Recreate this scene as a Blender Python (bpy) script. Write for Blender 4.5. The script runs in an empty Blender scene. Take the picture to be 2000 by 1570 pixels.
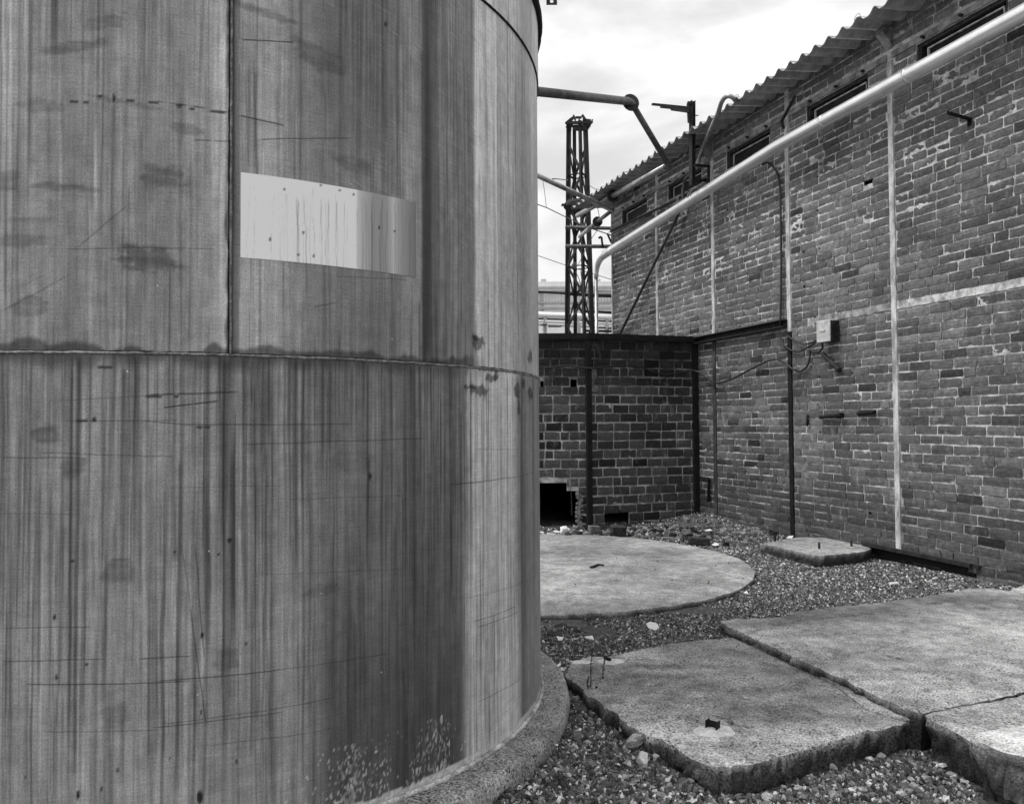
import bpy, bmesh, math, random
import numpy as np
from mathutils import Vector, Matrix
from mathutils.geometry import delaunay_2d_cdt
random.seed(7); RNG = np.random.default_rng(11)
sc = bpy.context.scene
COL = sc.collection

# ---------------------------------------------------------------- camera
F, TH, RO, H = 1554.0, .0279, .0058, 1.3          # focal length in photo pixels, pitch, roll, eye height
right = Vector((math.cos(RO), math.sin(RO)*math.sin(TH), -math.sin(RO)*math.cos(TH)))
up = Vector((math.sin(RO), -math.cos(RO)*math.sin(TH), math.cos(RO)*math.cos(TH)))
back = right.cross(up)
camd = bpy.data.cameras.new('camera'); cam = bpy.data.objects.new('camera', camd); COL.objects.link(cam)
m = Matrix((right, up, back)).transposed().to_4x4(); m.translation = (0, 0, H); cam.matrix_world = m
camd.sensor_width = 36; camd.lens = 36*F/2000; camd.clip_start = .05; camd.clip_end = 2000
sc.camera = cam

# ---------------------------------------------------------------- sky and sun (overcast)
SUN_EL, SUN_AZ = math.radians(62), math.radians(-105)   # azimuth measured from +Y (view direction) towards +X
w = bpy.data.worlds.new('World'); sc.world = w; w.use_nodes = True
nt = w.node_tree; nt.nodes.clear(); L = nt.links.new
sky = nt.nodes.new('ShaderNodeTexSky'); sky.sky_type = 'NISHITA'; sky.sun_disc = False
sky.sun_elevation = SUN_EL; sky.sun_rotation = SUN_AZ
bw = nt.nodes.new('ShaderNodeRGBToBW'); L(sky.outputs[0], bw.inputs[0])
tc = nt.nodes.new('ShaderNodeTexCoord')
mp = nt.nodes.new('ShaderNodeMapping'); mp.inputs['Scale'].default_value = (1, 1, 2.2); mp.inputs['Location'].default_value = (3.3, .6, .4)
L(tc.outputs['Generated'], mp.inputs[0])
n1 = nt.nodes.new('ShaderNodeTexNoise'); n1.inputs['Scale'].default_value = 3.4; n1.inputs['Detail'].default_value = 6; n1.inputs['Roughness'].default_value = .52
n1.inputs['Distortion'].default_value = .3; L(mp.outputs[0], n1.inputs['Vector'])
r1 = nt.nodes.new('ShaderNodeMapRange'); r1.interpolation_type = 'SMOOTHSTEP'
for k, v in zip((1, 2, 3, 4), (.36, .62, 4.4, 7.2)): r1.inputs[k].default_value = v
L(n1.outputs[0], r1.inputs[0])
mx = nt.nodes.new('ShaderNodeMix'); mx.data_type = 'FLOAT'; mx.inputs[0].default_value = .93   # 7 % of clear sky light through the cloud
L(bw.outputs[0], mx.inputs[2]); L(r1.outputs[0], mx.inputs[3])
bg = nt.nodes.new('ShaderNodeBackground'); bg.inputs[1].default_value = .1; L(mx.outputs[0], bg.inputs[0])
wo = nt.nodes.new('ShaderNodeOutputWorld'); L(bg.outputs[0], wo.inputs[0])
sd = bpy.data.lights.new('sun', 'SUN'); sd.energy = 1.45; sd.angle = math.radians(18); sd.color = (1, .995, .985)
so = bpy.data.objects.new('sun', sd); COL.objects.link(so); so.location = (0, 0, 20)
dirv = Vector((math.sin(SUN_AZ)*math.cos(SUN_EL), math.cos(SUN_AZ)*math.cos(SUN_EL), math.sin(SUN_EL)))
so.rotation_euler = dirv.to_track_quat('Z', 'Y').to_euler()
sc.view_settings.view_transform = 'Standard'; sc.view_settings.look = 'None'
sc.view_settings.gamma = 1; sc.view_settings.exposure = 0.82; sc.view_settings.use_curve_mapping = False
sc.render.engine = 'CYCLES'

# ---------------------------------------------------------------- measuring helpers
def ray(x, y):
    u, v = (x-1000)/F, (785-y)/F
    c, s = math.cos(RO), math.sin(RO); u, v = c*u+s*v, -s*u+c*v
    return np.array([u, math.cos(TH)-v*math.sin(TH), math.sin(TH)+v*math.cos(TH)])
def G(x, y, z=0.0):
    d = ray(x, y); t = (z-H)/d[2]; return (t*d[0], t*d[1], z)
def D(x, y, Y):
    d = ray(x, y); t = Y/d[1]; return (t*d[0], Y, H+t*d[2])
def project(P):
    x, y, z = P[0], P[1], P[2]-H
    d = y*math.cos(TH)+z*math.sin(TH); w_ = -y*math.sin(TH)+z*math.cos(TH)
    u, v = x/d, w_/d; c, s = math.cos(RO), math.sin(RO); u, v = c*u-s*v, s*u+c*v
    return 1000+F*u, 785-F*v
class Frame:                                   # a vertical wall plane: P(s, z, off) with off measured out of the wall
    def __init__(f, O, d, n): f.O, f.d, f.n = np.array(O, float), np.array(d, float), np.array(n, float); f.ang = math.atan2(d[1], d[0])
    def P(f, s, z, off=0.0): q = f.O+f.d*s+f.n*off; return (float(q[0]), float(q[1]), float(z))
    def U(f, x, y, off=0.0):
        d = ray(x, y); o = f.O+f.n*off
        t, s = np.linalg.solve(np.array([[d[0], -f.d[0]], [d[1], -f.d[1]]]), o); return float(s), float(H+t*d[2])
    def PU(f, x, y, off=0.0): s, z = f.U(x, y, off); return f.P(s, z, off)
A_ = -.3286
WALL = Frame((3.9932, 6), (math.sin(A_), math.cos(A_)), (-math.cos(A_), math.sin(A_)))
CORNER = WALL.P(4.782, 0)[:2]
BW1 = Frame(CORNER, WALL.n, -WALL.d)           # dark block wall, right panel: runs left from the corner
BWL = 1.5744
C2 = BW1.P(BWL, 0)[:2]
BW2 = Frame(C2, (-1, 0), (0, -1))              # left panel

# ---------------------------------------------------------------- object helpers
def tag(o, label=None, cat=None, group=None, kind=None):
    if label: o['label'] = label
    if cat: o['category'] = cat
    if group: o['group'] = group
    if kind: o['kind'] = kind
    return o
def empty(name, loc, label, cat, group=None, rz=0):
    o = bpy.data.objects.new(name, None); COL.objects.link(o); o.location = loc; o.rotation_euler.z = rz; o.empty_display_size = .1
    return tag(o, label, cat, group)
def link(name, me, mat, parent=None, smooth=False):
    o = bpy.data.objects.new(name, me); COL.objects.link(o)
    if mat and not me.materials: me.materials.append(mat)
    if parent is not None:
        o.parent = parent; o.matrix_parent_inverse = Matrix.LocRotScale(parent.location, parent.rotation_euler, None).inverted()
    if smooth: me.polygons.foreach_set('use_smooth', [True]*len(me.polygons))
    return o
def mesh(verts, faces, name='mesh'):
    me = bpy.data.meshes.new(name); me.from_pydata([tuple(v) for v in verts], [], [tuple(f) for f in faces]); me.update(); return me
class MB:
    def __init__(s): s.v, s.f = [], []
    def add(s, v, f): o = len(s.v); s.v += [tuple(map(float, p)) for p in v]; s.f += [tuple(o+i for i in q) for q in f]; return s
    def box(s, c, d, rot=None):               # centre, full sizes, rotation matrix
        hx, hy, hz = d[0]/2, d[1]/2, d[2]/2
        v = [Vector((x, y, z)) for x in (-hx, hx) for y in (-hy, hy) for z in (-hz, hz)]
        if rot is not None: v = [rot @ p for p in v]
        v = [p+Vector(c) for p in v]
        return s.add(v, [(0, 1, 3, 2), (4, 6, 7, 5), (0, 4, 5, 1), (2, 3, 7, 6), (0, 2, 6, 4), (1, 5, 7, 3)])
    def bar(s, a, b, w, h, upv=(0, 0, 1), shape='box'):   # a bar from a to b, w across, h along "up"
        a, b = Vector(a), Vector(b); t = (b-a).normalized(); u = Vector(upv)
        if abs(t.dot(u)) > .98: u = Vector((WALL.d[0], WALL.d[1], 0))
        x = t.cross(u).normalized(); u = x.cross(t).normalized()
        if shape == 'box': prof = [(-w/2, -h/2), (w/2, -h/2), (w/2, h/2), (-w/2, h/2)]
        elif shape == 'L':
            k = w*.13; prof = [(-w/2, -h/2), (w/2, -h/2), (w/2, -h/2+k), (-w/2+k, -h/2+k), (-w/2+k, h/2), (-w/2, h/2)]
        elif shape == 'C':
            k = h*.12; prof = [(-w/2, -h/2), (w/2, -h/2), (w/2, -h/2+k), (-w/2+k, -h/2+k), (-w/2+k, h/2-k), (w/2, h/2-k), (w/2, h/2), (-w/2, h/2)]
        elif shape == 'I':
            k = h*.1; q = w*.06; prof = [(-w/2, -h/2), (w/2, -h/2), (w/2, -h/2+k), (q, -h/2+k), (q, h/2-k), (w/2, h/2-k), (w/2, h/2), (-w/2, h/2), (-w/2, h/2-k), (-q, h/2-k), (-q, -h/2+k), (-w/2, -h/2+k)]
        n = len(prof); v = [a+x*p+u*q for p, q in prof]+[b+x*p+u*q for p, q in prof]
        f = [(i, (i+1) % n, n+(i+1) % n, n+i) for i in range(n)]+[tuple(range(n-1, -1, -1)), tuple(range(n, 2*n))]
        return s.add(v, f)
    def tube(s, pts, r, n=12, cap=True):
        pts = [Vector(p) for p in pts]; rs = r if isinstance(r, (list, tuple)) else [r]*len(pts)
        prev = None; v = []
        for i, p in enumerate(pts):
            t = (pts[min(i+1, len(pts)-1)]-pts[max(i-1, 0)]).normalized()
            if prev is None: prev = t.orthogonal().normalized()
            x = (prev-t*prev.dot(t)).normalized(); prev = x; y = t.cross(x)
            v += [p+(x*math.cos(a)+y*math.sin(a))*rs[i] for a in [2*math.pi*k/n for k in range(n)]]
        f = [(i*n+k, i*n+(k+1) % n, (i+1)*n+(k+1) % n, (i+1)*n+k) for i in range(len(pts)-1) for k in range(n)]
        if cap: f += [tuple(range(n-1, -1, -1)), tuple(range(len(v)-n, len(v)))]
        return s.add(v, f)
    def disc(s, c, axis, r, th, n=32):
        c = Vector(c); a = Vector(axis).normalized()*th/2; return s.tube([c-a, c+a], r, n)
    def obj(s, name, mat, parent=None, smooth=False, bevel=0):
        me = mesh(s.v, s.f, name); o = link(name, me, mat, parent)
        if smooth:
            me.polygons.foreach_set('use_smooth', [len(p.vertices) == 4 for p in me.polygons])
        if bevel:
            b = o.modifiers.new('bevel', 'BEVEL'); b.width = bevel; b.segments = 2; b.limit_method = 'ANGLE'
        return o
def smoothpts(pts, k=6):                       # Catmull-Rom through points
    P = [Vector(p) for p in pts]; P = [P[0]*2-P[1]]+P+[P[-1]*2-P[-2]]; out = []
    for i in range(1, len(P)-2):
        for j in range(k):
            t = j/k; a, b, c, d = P[i-1], P[i], P[i+1], P[i+2]
            out.append(.5*((2*b)+(c-a)*t+(2*a-5*b+4*c-d)*t*t+(3*b-a-3*c+d)*t**3))
    return out+[P[-2]]
def hashgrid(seed, n=256): return np.random.default_rng(seed).random((n, n))
def vnoise(x, y, seed=0):                      # smooth value noise, arrays in, 0..1 out
    g = hashgrid(seed); x, y = np.broadcast_arrays(np.asarray(x, float), np.asarray(y, float))
    xi, yi = np.floor(x).astype(int), np.floor(y).astype(int); fx, fy = x-xi, y-yi
    fx, fy = fx*fx*(3-2*fx), fy*fy*(3-2*fy); n = g.shape[0]
    a, b = g[xi % n, yi % n], g[(xi+1) % n, yi % n]; c, d = g[xi % n, (yi+1) % n], g[(xi+1) % n, (yi+1) % n]
    return (a*(1-fx)+b*fx)*(1-fy)+(c*(1-fx)+d*fx)*fy
def fbm(x, y, seed=0, o=4):
    s, a, t = 0, 1, 0
    for i in range(o): s = s+a*vnoise(x*2**i, y*2**i, seed+i); t += a; a *= .5
    return s/t
def attr(me, name, vals):
    a = me.attributes.new(name, 'FLOAT', 'POINT'); a.data.foreach_set('value', np.asarray(vals, np.float32).ravel())
def sstep(a, b, x): t = np.clip((x-a)/(b-a), 0, 1); return t*t*(3-2*t)

# ---------------------------------------------------------------- materials
class M:
    def __init__(s, name, rough=.8, spec=.3, metal=0.0):
        s.m = bpy.data.materials.new(name); s.m.use_nodes = True; s.t = s.m.node_tree; s.t.nodes.clear()
        s.b = s.N('BsdfPrincipled'); s.o = s.N('OutputMaterial'); s.l(s.b.outputs[0], s.o.inputs[0])
        s.b.inputs['Roughness'].default_value = rough; s.b.inputs['Specular IOR Level'].default_value = spec; s.b.inputs['Metallic'].default_value = metal
        s.pos = s.N('NewGeometry').outputs['Position']
    def N(s, k): return s.t.nodes.new('ShaderNode'+k)
    def l(s, a, b):
        if hasattr(a, 'is_output'): s.t.links.new(a, b)
        else: b.default_value = a
    def op(s, o, a, b=0.0, c=0.0, clamp=False):
        n = s.N('Math'); n.operation = o; n.use_clamp = clamp
        for i, q in enumerate((a, b, c)): s.l(q, n.inputs[i])
        return n.outputs[0]
    def vop(s, o, a, b, out=0):
        n = s.N('VectorMath'); n.operation = o; s.l(a, n.inputs[0]); s.l(b, n.inputs[1])
        return n.outputs['Value'] if o in ('DOT_PRODUCT', 'LENGTH', 'DISTANCE') else n.outputs[0]
    def sc(s, v, k): return s.vop('MULTIPLY', v, k if isinstance(k, tuple) else (k, k, k))
    def noise(s, v, scale=1.0, detail=3.0, rough=.55, dist=0.0):
        n = s.N('TexNoise'); s.l(v, n.inputs['Vector']); n.inputs['Scale'].default_value = scale; n.inputs['Detail'].default_value = detail
        n.inputs['Roughness'].default_value = rough; n.inputs['Distortion'].default_value = dist; return n.outputs[0]
    def vor(s, v, scale=1.0, out='Distance', feat='F1'):
        n = s.N('TexVoronoi'); n.feature = feat; s.l(v, n.inputs['Vector']); n.inputs['Scale'].default_value = scale; return n.outputs[out]
    def mr(s, v, a, b, c, d, smooth=True):
        n = s.N('MapRange'); n.interpolation_type = 'SMOOTHSTEP' if smooth else 'LINEAR'
        for i, q in enumerate((v, a, b, c, d)): s.l(q, n.inputs[i])
        return n.outputs[0]
    def mix(s, f, a, b): return s.op('ADD', s.op('MULTIPLY', a, s.op('SUBTRACT', 1.0, f)), s.op('MULTIPLY', b, f))
    def attr(s, name):
        n = s.N('Attribute'); n.attribute_name = name; return n.outputs['Fac']
    def objcol(s):
        n = s.N('ObjectInfo'); q = s.N('SeparateColor'); s.l(n.outputs['Color'], q.inputs[0]); return q.outputs[0]
    def rand(s): return s.N('ObjectInfo').outputs['Random']
    def col(s, v): s.l(s.op('MAXIMUM', s.op('MINIMUM', v, .9), .004), s.b.inputs['Base Color']); return s
    def rgh(s, v): s.l(v, s.b.inputs['Roughness']); return s
    def bump(s, h, dist=.01, strength=1.0):
        n = s.N('Bump'); n.inputs['Distance'].default_value = dist; n.inputs['Strength'].default_value = strength; s.l(h, n.inputs['Height']); s.l(n.outputs[0], s.b.inputs['Normal']); return s

def m_concrete(name, base=.4, attrname='alb', pit=.5, spk=1.0):
    s = M(name, .9, .2); p = s.pos
    a = s.attr(attrname) if attrname else 1.0
    big = s.mr(s.noise(p, 1.7, 4, .6), .3, .7, .82, 1.14)
    mid = s.mr(s.noise(p, 11, 5, .7), .3, .7, .68, 1.3)
    ag = s.noise(p, 115, 3, .75); spe = s.mr(ag, .34, .66, 1-.5*spk, 1+.5*spk, False)
    wh = s.mr(s.vor(p, 46), .10, .20, .42, 0.0); wh = s.op('MULTIPLY', wh, s.mr(s.noise(p, 31, 2, .5), .56, .62, 0, 1))
    v = s.vor(s.vop('ADD', p, (3.1, 1.7, .3)), 62); hole = s.mr(v, .16, .34, 1.0, 0.0)
    gate = s.mr(s.noise(p, 7, 4, .7), .44, .60, 0.06, pit); hole = s.op('MULTIPLY', hole, gate)
    c = s.op('MULTIPLY', s.op('MULTIPLY', big, mid), s.op('MULTIPLY', spe, base))
    c = s.op('ADD', c, s.op('MULTIPLY', wh, .6)); c = s.op('MULTIPLY', c, s.op('SUBTRACT', 1.0, s.op('MULTIPLY', hole, .8)))
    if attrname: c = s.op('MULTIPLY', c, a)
    s.col(c); s.bump(s.op('SUBTRACT', s.op('ADD', s.op('MULTIPLY', ag, .6), s.op('MULTIPLY', s.noise(p, 40, 3), .7)), hole), .010, 1.0); return s.m
def m_brick(name, gain=1.0, soot=0.0):
    s = M(name, .88, .22); p = s.pos
    t = s.op('ADD', s.attr('tint'), s.objcol())
    a = s.mr(s.noise(p, 26, 4, .65), .28, .72, .74, 1.28); b = s.mr(s.noise(p, 110, 4, .75), .3, .7, .62, 1.38)
    big = s.mr(s.noise(p, 1.1, 4, .6), .3, .7, .8, 1.2)
    lime = s.mr(s.noise(s.sc(p, (1, 1, .45)), 9, 5, .7), .56, .74, 0, .16)       # lime bloom running down
    spot = s.mr(s.vor(p, 42), .05, .13, .45, 1)
    c = s.op('MULTIPLY', s.op('MULTIPLY', t, a), s.op('MULTIPLY', b, big))
    c = s.op('ADD', s.op('MULTIPLY', s.op('MULTIPLY', c, spot), gain), lime if not soot else s.op('MULTIPLY', lime, .9))
    if soot:
        z = s.N('SeparateXYZ'); s.l(p, z.inputs[0])
        k = s.mr(s.op('ADD', z.outputs[2], s.op('MULTIPLY', s.noise(p, 3, 4, .6), .9)), 1.9, 2.6, 1.0, .42)
        c = s.op('MULTIPLY', c, k)
    s.col(c); s.bump(s.op('ADD', s.op('MULTIPLY', s.noise(p, 120, 4, .7), .5), s.op('MULTIPLY', s.noise(p, 28, 3), .8)), .006, .9); return s.m
def m_mortar(name, base=.36, soot=0.0):
    s = M(name, .95, .1); p = s.pos
    a = s.mr(s.noise(p, 7, 5, .65), .32, .68, .38, 1.2); b = s.mr(s.noise(p, 110, 4, .75), .3, .7, .62, 1.35)
    c = s.op('MULTIPLY', s.op('MULTIPLY', a, b), base)
    if not soot:
        z = s.N('SeparateXYZ'); s.l(p, z.inputs[0]); c = s.op('MULTIPLY', c, s.mr(s.op('ADD', z.outputs[2], s.op('MULTIPLY', s.noise(p, 2.2, 4, .65), .8)), .45, 1.15, .42, 1.0))
    if soot:
        z = s.N('SeparateXYZ'); s.l(p, z.inputs[0])
        k = s.mr(s.op('ADD', z.outputs[2], s.op('MULTIPLY', s.noise(p, 2.4, 4, .65), 1.4)), 2.1, 3.0, 1.0, .18)
        c = s.op('MULTIPLY', c, k)
    s.col(c); s.bump(s.noise(p, 130, 4, .7), .006, .8); return s.m
def m_simple(name, base, rough=.7, spec=.3, metal=0, var=.35, scale=9, fine=.3, bump=.002, stretch=(1, 1, 1)):
    s = M(name, rough, spec, metal); p = s.sc(s.pos, stretch)
    a = s.mr(s.noise(p, scale, 4, .62), .3, .7, 1-var, 1+var); b = s.mr(s.noise(s.pos, 170, 3, .65), .3, .7, 1-fine, 1+fine)
    s.col(s.op('MULTIPLY', s.op('MULTIPLY', a, b), base)); s.bump(s.noise(s.pos, 90, 4, .6), bump, .8); return s.m

MAT = dict(
    concrete=m_concrete('concrete', .41, pit=1.0, spk=1.45), pad=m_concrete('pad_concrete', .34, pit=.5, spk=1.4), plinth=m_concrete('plinth_concrete', .30, None, pit=.9, spk=1.7),
    oldconc=m_concrete('old_concrete', .2, None, pit=.3),
    brick=m_brick('brick'), block=m_brick('sooty_block', .8, 1), mortar=m_mortar('mortar', .60), mortar_d=m_mortar('sooty_mortar', .5, 1),
    rust=m_simple('rusty_steel', .024, .75, .3, 0, .5, 14, .4), steel_s=m_simple('sooty_steel', .011, .8, .25, 0, .4, 12),
    paint=m_simple('worn_pale_paint', .48, .7, .3, 0, .45, 16, .35, .002, (1, 1, .35)), paint_d=m_simple('dirty_painted_steel', .05, .7, .3, 0, .6, 12, .3, .002, (1, 1, .4)),
    tower=m_simple('weathered_tower_steel', .03, .7, .3, .2, .5, 5), lintel=m_simple('lintel_concrete', .24, .85, .2, 0, .5, 10, .4),
    clad=m_simple('pipe_cladding', .86, .25, .5, .6, .1, 6, .05, .0004), galv=m_simple('galvanised_pipe', .34, .38, .5, .8, .3, 9, .12, .0006),
    dull=m_simple('dull_pipe', .085, .5, .5, .3, .4, 12), cable=m_simple('black_cable', .025, .45, .4, 0, .4, 20),
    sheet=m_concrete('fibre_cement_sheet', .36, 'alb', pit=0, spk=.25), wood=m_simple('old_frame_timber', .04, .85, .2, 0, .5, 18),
    pane=m_simple('dark_pane', .014, .6, .15, 0, .6, 9, .3, .0008), lid=m_simple('box_lid_paint', .5, .5, .4, 0, .22, 20, .15), white=m_simple('white_scrap', .82, .7, .3, 0, .1, 20, .1),
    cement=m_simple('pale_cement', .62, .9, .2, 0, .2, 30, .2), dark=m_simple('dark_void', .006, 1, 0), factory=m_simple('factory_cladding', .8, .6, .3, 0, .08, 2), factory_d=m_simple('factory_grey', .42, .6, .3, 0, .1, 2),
    stem=m_simple('dry_stem', .06, .9, .1), gal=m_simple('handrail_paint', .012, .6, .3),
    roof=m_simple('unseen_roof', .05, .9, .1))

# ================================================================= GROUND
def gz(x, y):                                  # height of the gravel
    x, y = np.asarray(x, float), np.asarray(y, float)
    pit = -.034-.041*sstep(.45, .95, x); h = pit+(.01-pit)*sstep(3.35, 4.3, y+.25*(x-1.0))
    h = h+.034*np.exp(-(((x-1.45)/.35)**2+((y-4.75)/.4)**2))
    d1 = np.hypot(x-2.45, y-10.2); h = h+.08*np.exp(-(d1/.55)**2)-.055*np.exp(-((x-1.0)/.55)**2-((y-9.9)/.45)**2)
    h = h+.03*np.exp(-((x-.22)**2+(y-4.75)**2)/.05)
    d2 = (x-3.9932)*WALL.n[0]+(y-6)*WALL.n[1]; h = h+.05*np.exp(-np.abs(d2)/.25)*sstep(8.4, 9.4, y)-.02*np.exp(-((x-3.0)/.6)**2-((y-7.6)/.8)**2)
    return h+.022*(fbm(x*3.1, y*3.1, 5, 3)-.5)+.012*(vnoise(x*13, y*13, 9)-.5)
def ground():
    xs = np.concatenate([[-900, -200, -60, -20], np.arange(-6, 6.01, .07), [9, 20, 60, 200, 900]])
    ys = np.concatenate([[-900, -200, -40, -8, -2], np.arange(.5, 13.01, .07), [16, 22, 40, 100, 300, 1200]])
    X, Y = np.meshgrid(xs, ys, indexing='ij'); Z = gz(X, Y); Z[(np.abs(X) > 8) | (Y > 14) | (Y < 0)] = -.09
    n, k = X.shape; I = np.arange(n*k).reshape(n, k)
    me = mesh(np.stack([X, Y, Z], -1).reshape(-1, 3), np.stack([I[:-1, :-1], I[1:, :-1], I[1:, 1:], I[:-1, 1:]], -1).reshape(-1, 4).tolist(), 'ground')
    s = M('gritty_soil', .95, .15); p = s.pos
    c = s.op('MULTIPLY', s.mr(s.noise(p, 60, 5, .75), .3, .7, .35, 1.7), s.mr(s.noise(p, 3, 4, .6), .3, .7, .7, 1.3))
    s.col(s.op('MULTIPLY', c, .12)); s.bump(s.noise(p, 80, 5, .7), .012, 1)
    return tag(link('ground', me, s.m, smooth=True), kind='structure')
ground()

# slab outlines (world XY) ------------------------------------------------
ZA, ZB = .05, .104
def outline(pts, z): return [G(x, y, z)[:2] for x, y in pts]
SLAB_A = outline([(1112, 1300), (1122, 1288), (1145, 1281), (1180, 1280), (1222, 1272), (1300, 1256), (1380, 1247), (1432, 1243), (1490, 1268), (1560, 1300), (1630, 1333), (1700, 1368), (1778, 1398),
                  (1783, 1408), (1740, 1417), (1700, 1424), (1650, 1437), (1600, 1451), (1550, 1466), (1500, 1482), (1460, 1490), (1400, 1492), (1372, 1484), (1335, 1470), (1300, 1443), (1262, 1428), (1230, 1415), (1205, 1393), (1180, 1378), (1160, 1358), (1140, 1350), (1135, 1339), (1118, 1328), (1104, 1318)], ZA)
SLAB_B = outline([(1408, 1213), (1440, 1206), (1530, 1203), (1556, 1193), (1630, 1184), (1700, 1177), (1800, 1164), (1850, 1156), (1890, 1148), (1935, 1147), (1970, 1152)], ZB)+[WALL.P(.05, 0, .03)[:2], WALL.P(-2.2, 0, .03)[:2]]
_r = outline([(2330, 1283), (2000, 1349), (1940, 1362), (1880, 1373), (1822, 1384), (1800, 1389), (1775, 1384), (1720, 1360), (1640, 1321), (1560, 1284), (1490, 1253), (1445, 1232)], ZB)
SLAB_B = SLAB_B+_r
SLAB_E = outline([(1806, 1394), (1824, 1388), (1882, 1377), (1942, 1366), (2002, 1353), (2330, 1288), (2420, 1380), (2000, 1462), (1950, 1470), (1908, 1452), (1870, 1430), (1838, 1412)], ZB-.004)
CHUNK = outline([(1900, 1434), (1925, 1425), (1960, 1419), (2000, 1412), (2200, 1384), (2400, 1440), (2200, 1500), (2010, 1478), (1960, 1466), (1925, 1452), (1904, 1444)], ZB+.055)
DISC_C, DISC_R = (.1452, 7.2176), 1.948
TC, TR = np.array([-1.4808, 3.8768]), 1.6118
Z_PL, Z_S1, Z_S2 = .05, 1.513, 2.939
PL_R = 1.742
def inside(pts, X, Y):
    r = np.zeros(np.shape(X), bool); n = len(pts); j = n-1
    for i in range(n):
        xi, yi = pts[i]; xj, yj = pts[j]
        c = ((yi > Y) != (yj > Y)) & (X < (xj-xi)*(Y-yi)/((yj-yi) or 1e-9)+xi); r ^= c; j = i
    return r
def segdist(P, a, b):
    a, b = np.array(a), np.array(b); d = b-a; t = np.clip(((P-a)@d)/(d@d), 0, 1); return np.hypot(*(P-a-t[:, None]*d).T)
def polydist(P, pl, closed=False):
    q = list(pl)+([pl[0]] if closed else []); return np.min([segdist(P, q[i], q[i+1]) for i in range(len(q)-1)], 0)
def slab(name, outl, z, depth, step, jit, seed, mat, parent=None, cracks=(), stains=(), lumps=(), tilt=None, rag=.5):
    # densify and roughen the outline, triangulate a dense top, then give it broken sides
    rng = np.random.default_rng(seed); O = []
    for i in range(len(outl)):
        a, b = np.array(outl[i]), np.array(outl[(i+1) % len(outl)]); n = max(1, int(np.hypot(*(b-a))/step))
        for k in range(n): O.append(a+(b-a)*k/n)
    O = np.array(O); nb = len(O)
    O += (np.stack([fbm(np.arange(nb)*.8, 0, seed, 3), fbm(np.arange(nb)*.8, 9, seed+5, 3)], -1)-.5)*jit*2
    x0, y0 = O.min(0); x1, y1 = O.max(0)
    X, Y = np.meshgrid(np.arange(x0, x1, step), np.arange(y0, y1, step)); X = X+rng.uniform(-.3, .3, X.shape)*step; Y = Y+rng.uniform(-.3, .3, Y.shape)*step
    P = np.stack([X.ravel(), Y.ravel()], -1); P = P[inside([tuple(o) for o in O], P[:, 0], P[:, 1])]; P = P[polydist(P, [tuple(o) for o in O], True) > step*.6]
    allp = [Vector(o) for o in O]+[Vector(q) for q in P]
    vs, _, fs, ov, _, _ = delaunay_2d_cdt(allp, [(i, (i+1) % nb) for i in range(nb)], [], 1, 1e-6)
    V = np.array([(v.x, v.y) for v in vs]); d = polydist(V, [tuple(o) for o in O], True)
    Z = z+.006*(fbm(V[:, 0]*4, V[:, 1]*4, seed+2, 3)-.5)+.003*(vnoise(V[:, 0]*40, V[:, 1]*40, seed+3)-.5)
    Z = Z-.007*np.exp(-d/.008)*(.3+1.2*vnoise(V[:, 0]*25, V[:, 1]*25, seed+4))
    alb = 1+.85*(fbm(V[:, 0]*2.2, V[:, 1]*2.2, seed+8, 5)-.5)+.55*(fbm(V[:, 0]*13, V[:, 1]*13, seed+9, 4)-.5)
    if tilt: Z = Z+tilt(V)
    for pl, wd, dk, dp in cracks:
        q = V+(np.stack([vnoise(V[:, 0]*22, V[:, 1]*22, seed+31), vnoise(V[:, 0]*22, V[:, 1]*22, seed+32)], -1)-.5)*.035
        k = sstep(wd, wd*.25, polydist(q, pl)); Z = Z-dp*k; alb = alb*(1-dk*k)
    for (cx, cy), rx, ry, mul in stains:
        k = np.exp(-(((V[:, 0]-cx)/rx)**2+((V[:, 1]-cy)/ry)**2)*(.5+1.2*fbm(V[:, 0]*7, V[:, 1]*7, seed+40, 3))); alb = alb*(1+(mul-1)*k)
    for (cx, cy), r, h in lumps: Z = Z+h*np.exp(-((V[:, 0]-cx)**2+(V[:, 1]-cy)**2)/r**2)
    verts = [(V[i, 0], V[i, 1], Z[i]) for i in range(len(V))]; faces = [tuple(f) for f in fs]; alb = list(alb)
    # boundary loop in the output numbering
    idx = {}
    for i, o in enumerate(ov):
        for q in o:
            if q < nb: idx[q] = i
    loop = [idx[i] for i in range(nb) if i in idx]; c = V.mean(0); rows = 5; prev = loop; sgn = 1.0 if sum(V[loop[k]][0]*V[loop[(k+1) % len(loop)]][1]-V[loop[(k+1) % len(loop)]][0]*V[loop[k]][1] for k in range(len(loop))) > 0 else -1.0
    for r in range(1, rows+1):
        cur = []
        for k, i in enumerate(loop):
            n_ = V[loop[(k+1) % len(loop)]]-V[loop[k-1]]; n_ = np.array([n_[1], -n_[0]])/(np.hypot(*n_)+1e-9)
            o = ((fbm(k*.21, r*.8, seed+60, 3)-.58)*.06+(vnoise(k*.9, r*1.7, seed+61)-.5)*.022)*rag*2; b = V[i]+n_*sgn*(o-.006*r*rag)
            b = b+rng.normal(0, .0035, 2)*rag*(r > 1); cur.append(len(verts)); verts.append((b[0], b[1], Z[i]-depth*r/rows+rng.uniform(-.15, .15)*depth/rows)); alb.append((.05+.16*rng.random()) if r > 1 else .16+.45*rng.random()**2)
        m_ = len(loop)
        for k in range(m_): faces.append((prev[k], prev[(k+1) % m_], cur[(k+1) % m_], cur[k]))
        prev = cur
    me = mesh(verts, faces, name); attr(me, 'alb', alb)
    o = link(name, me, mat, parent, smooth=True)
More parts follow.
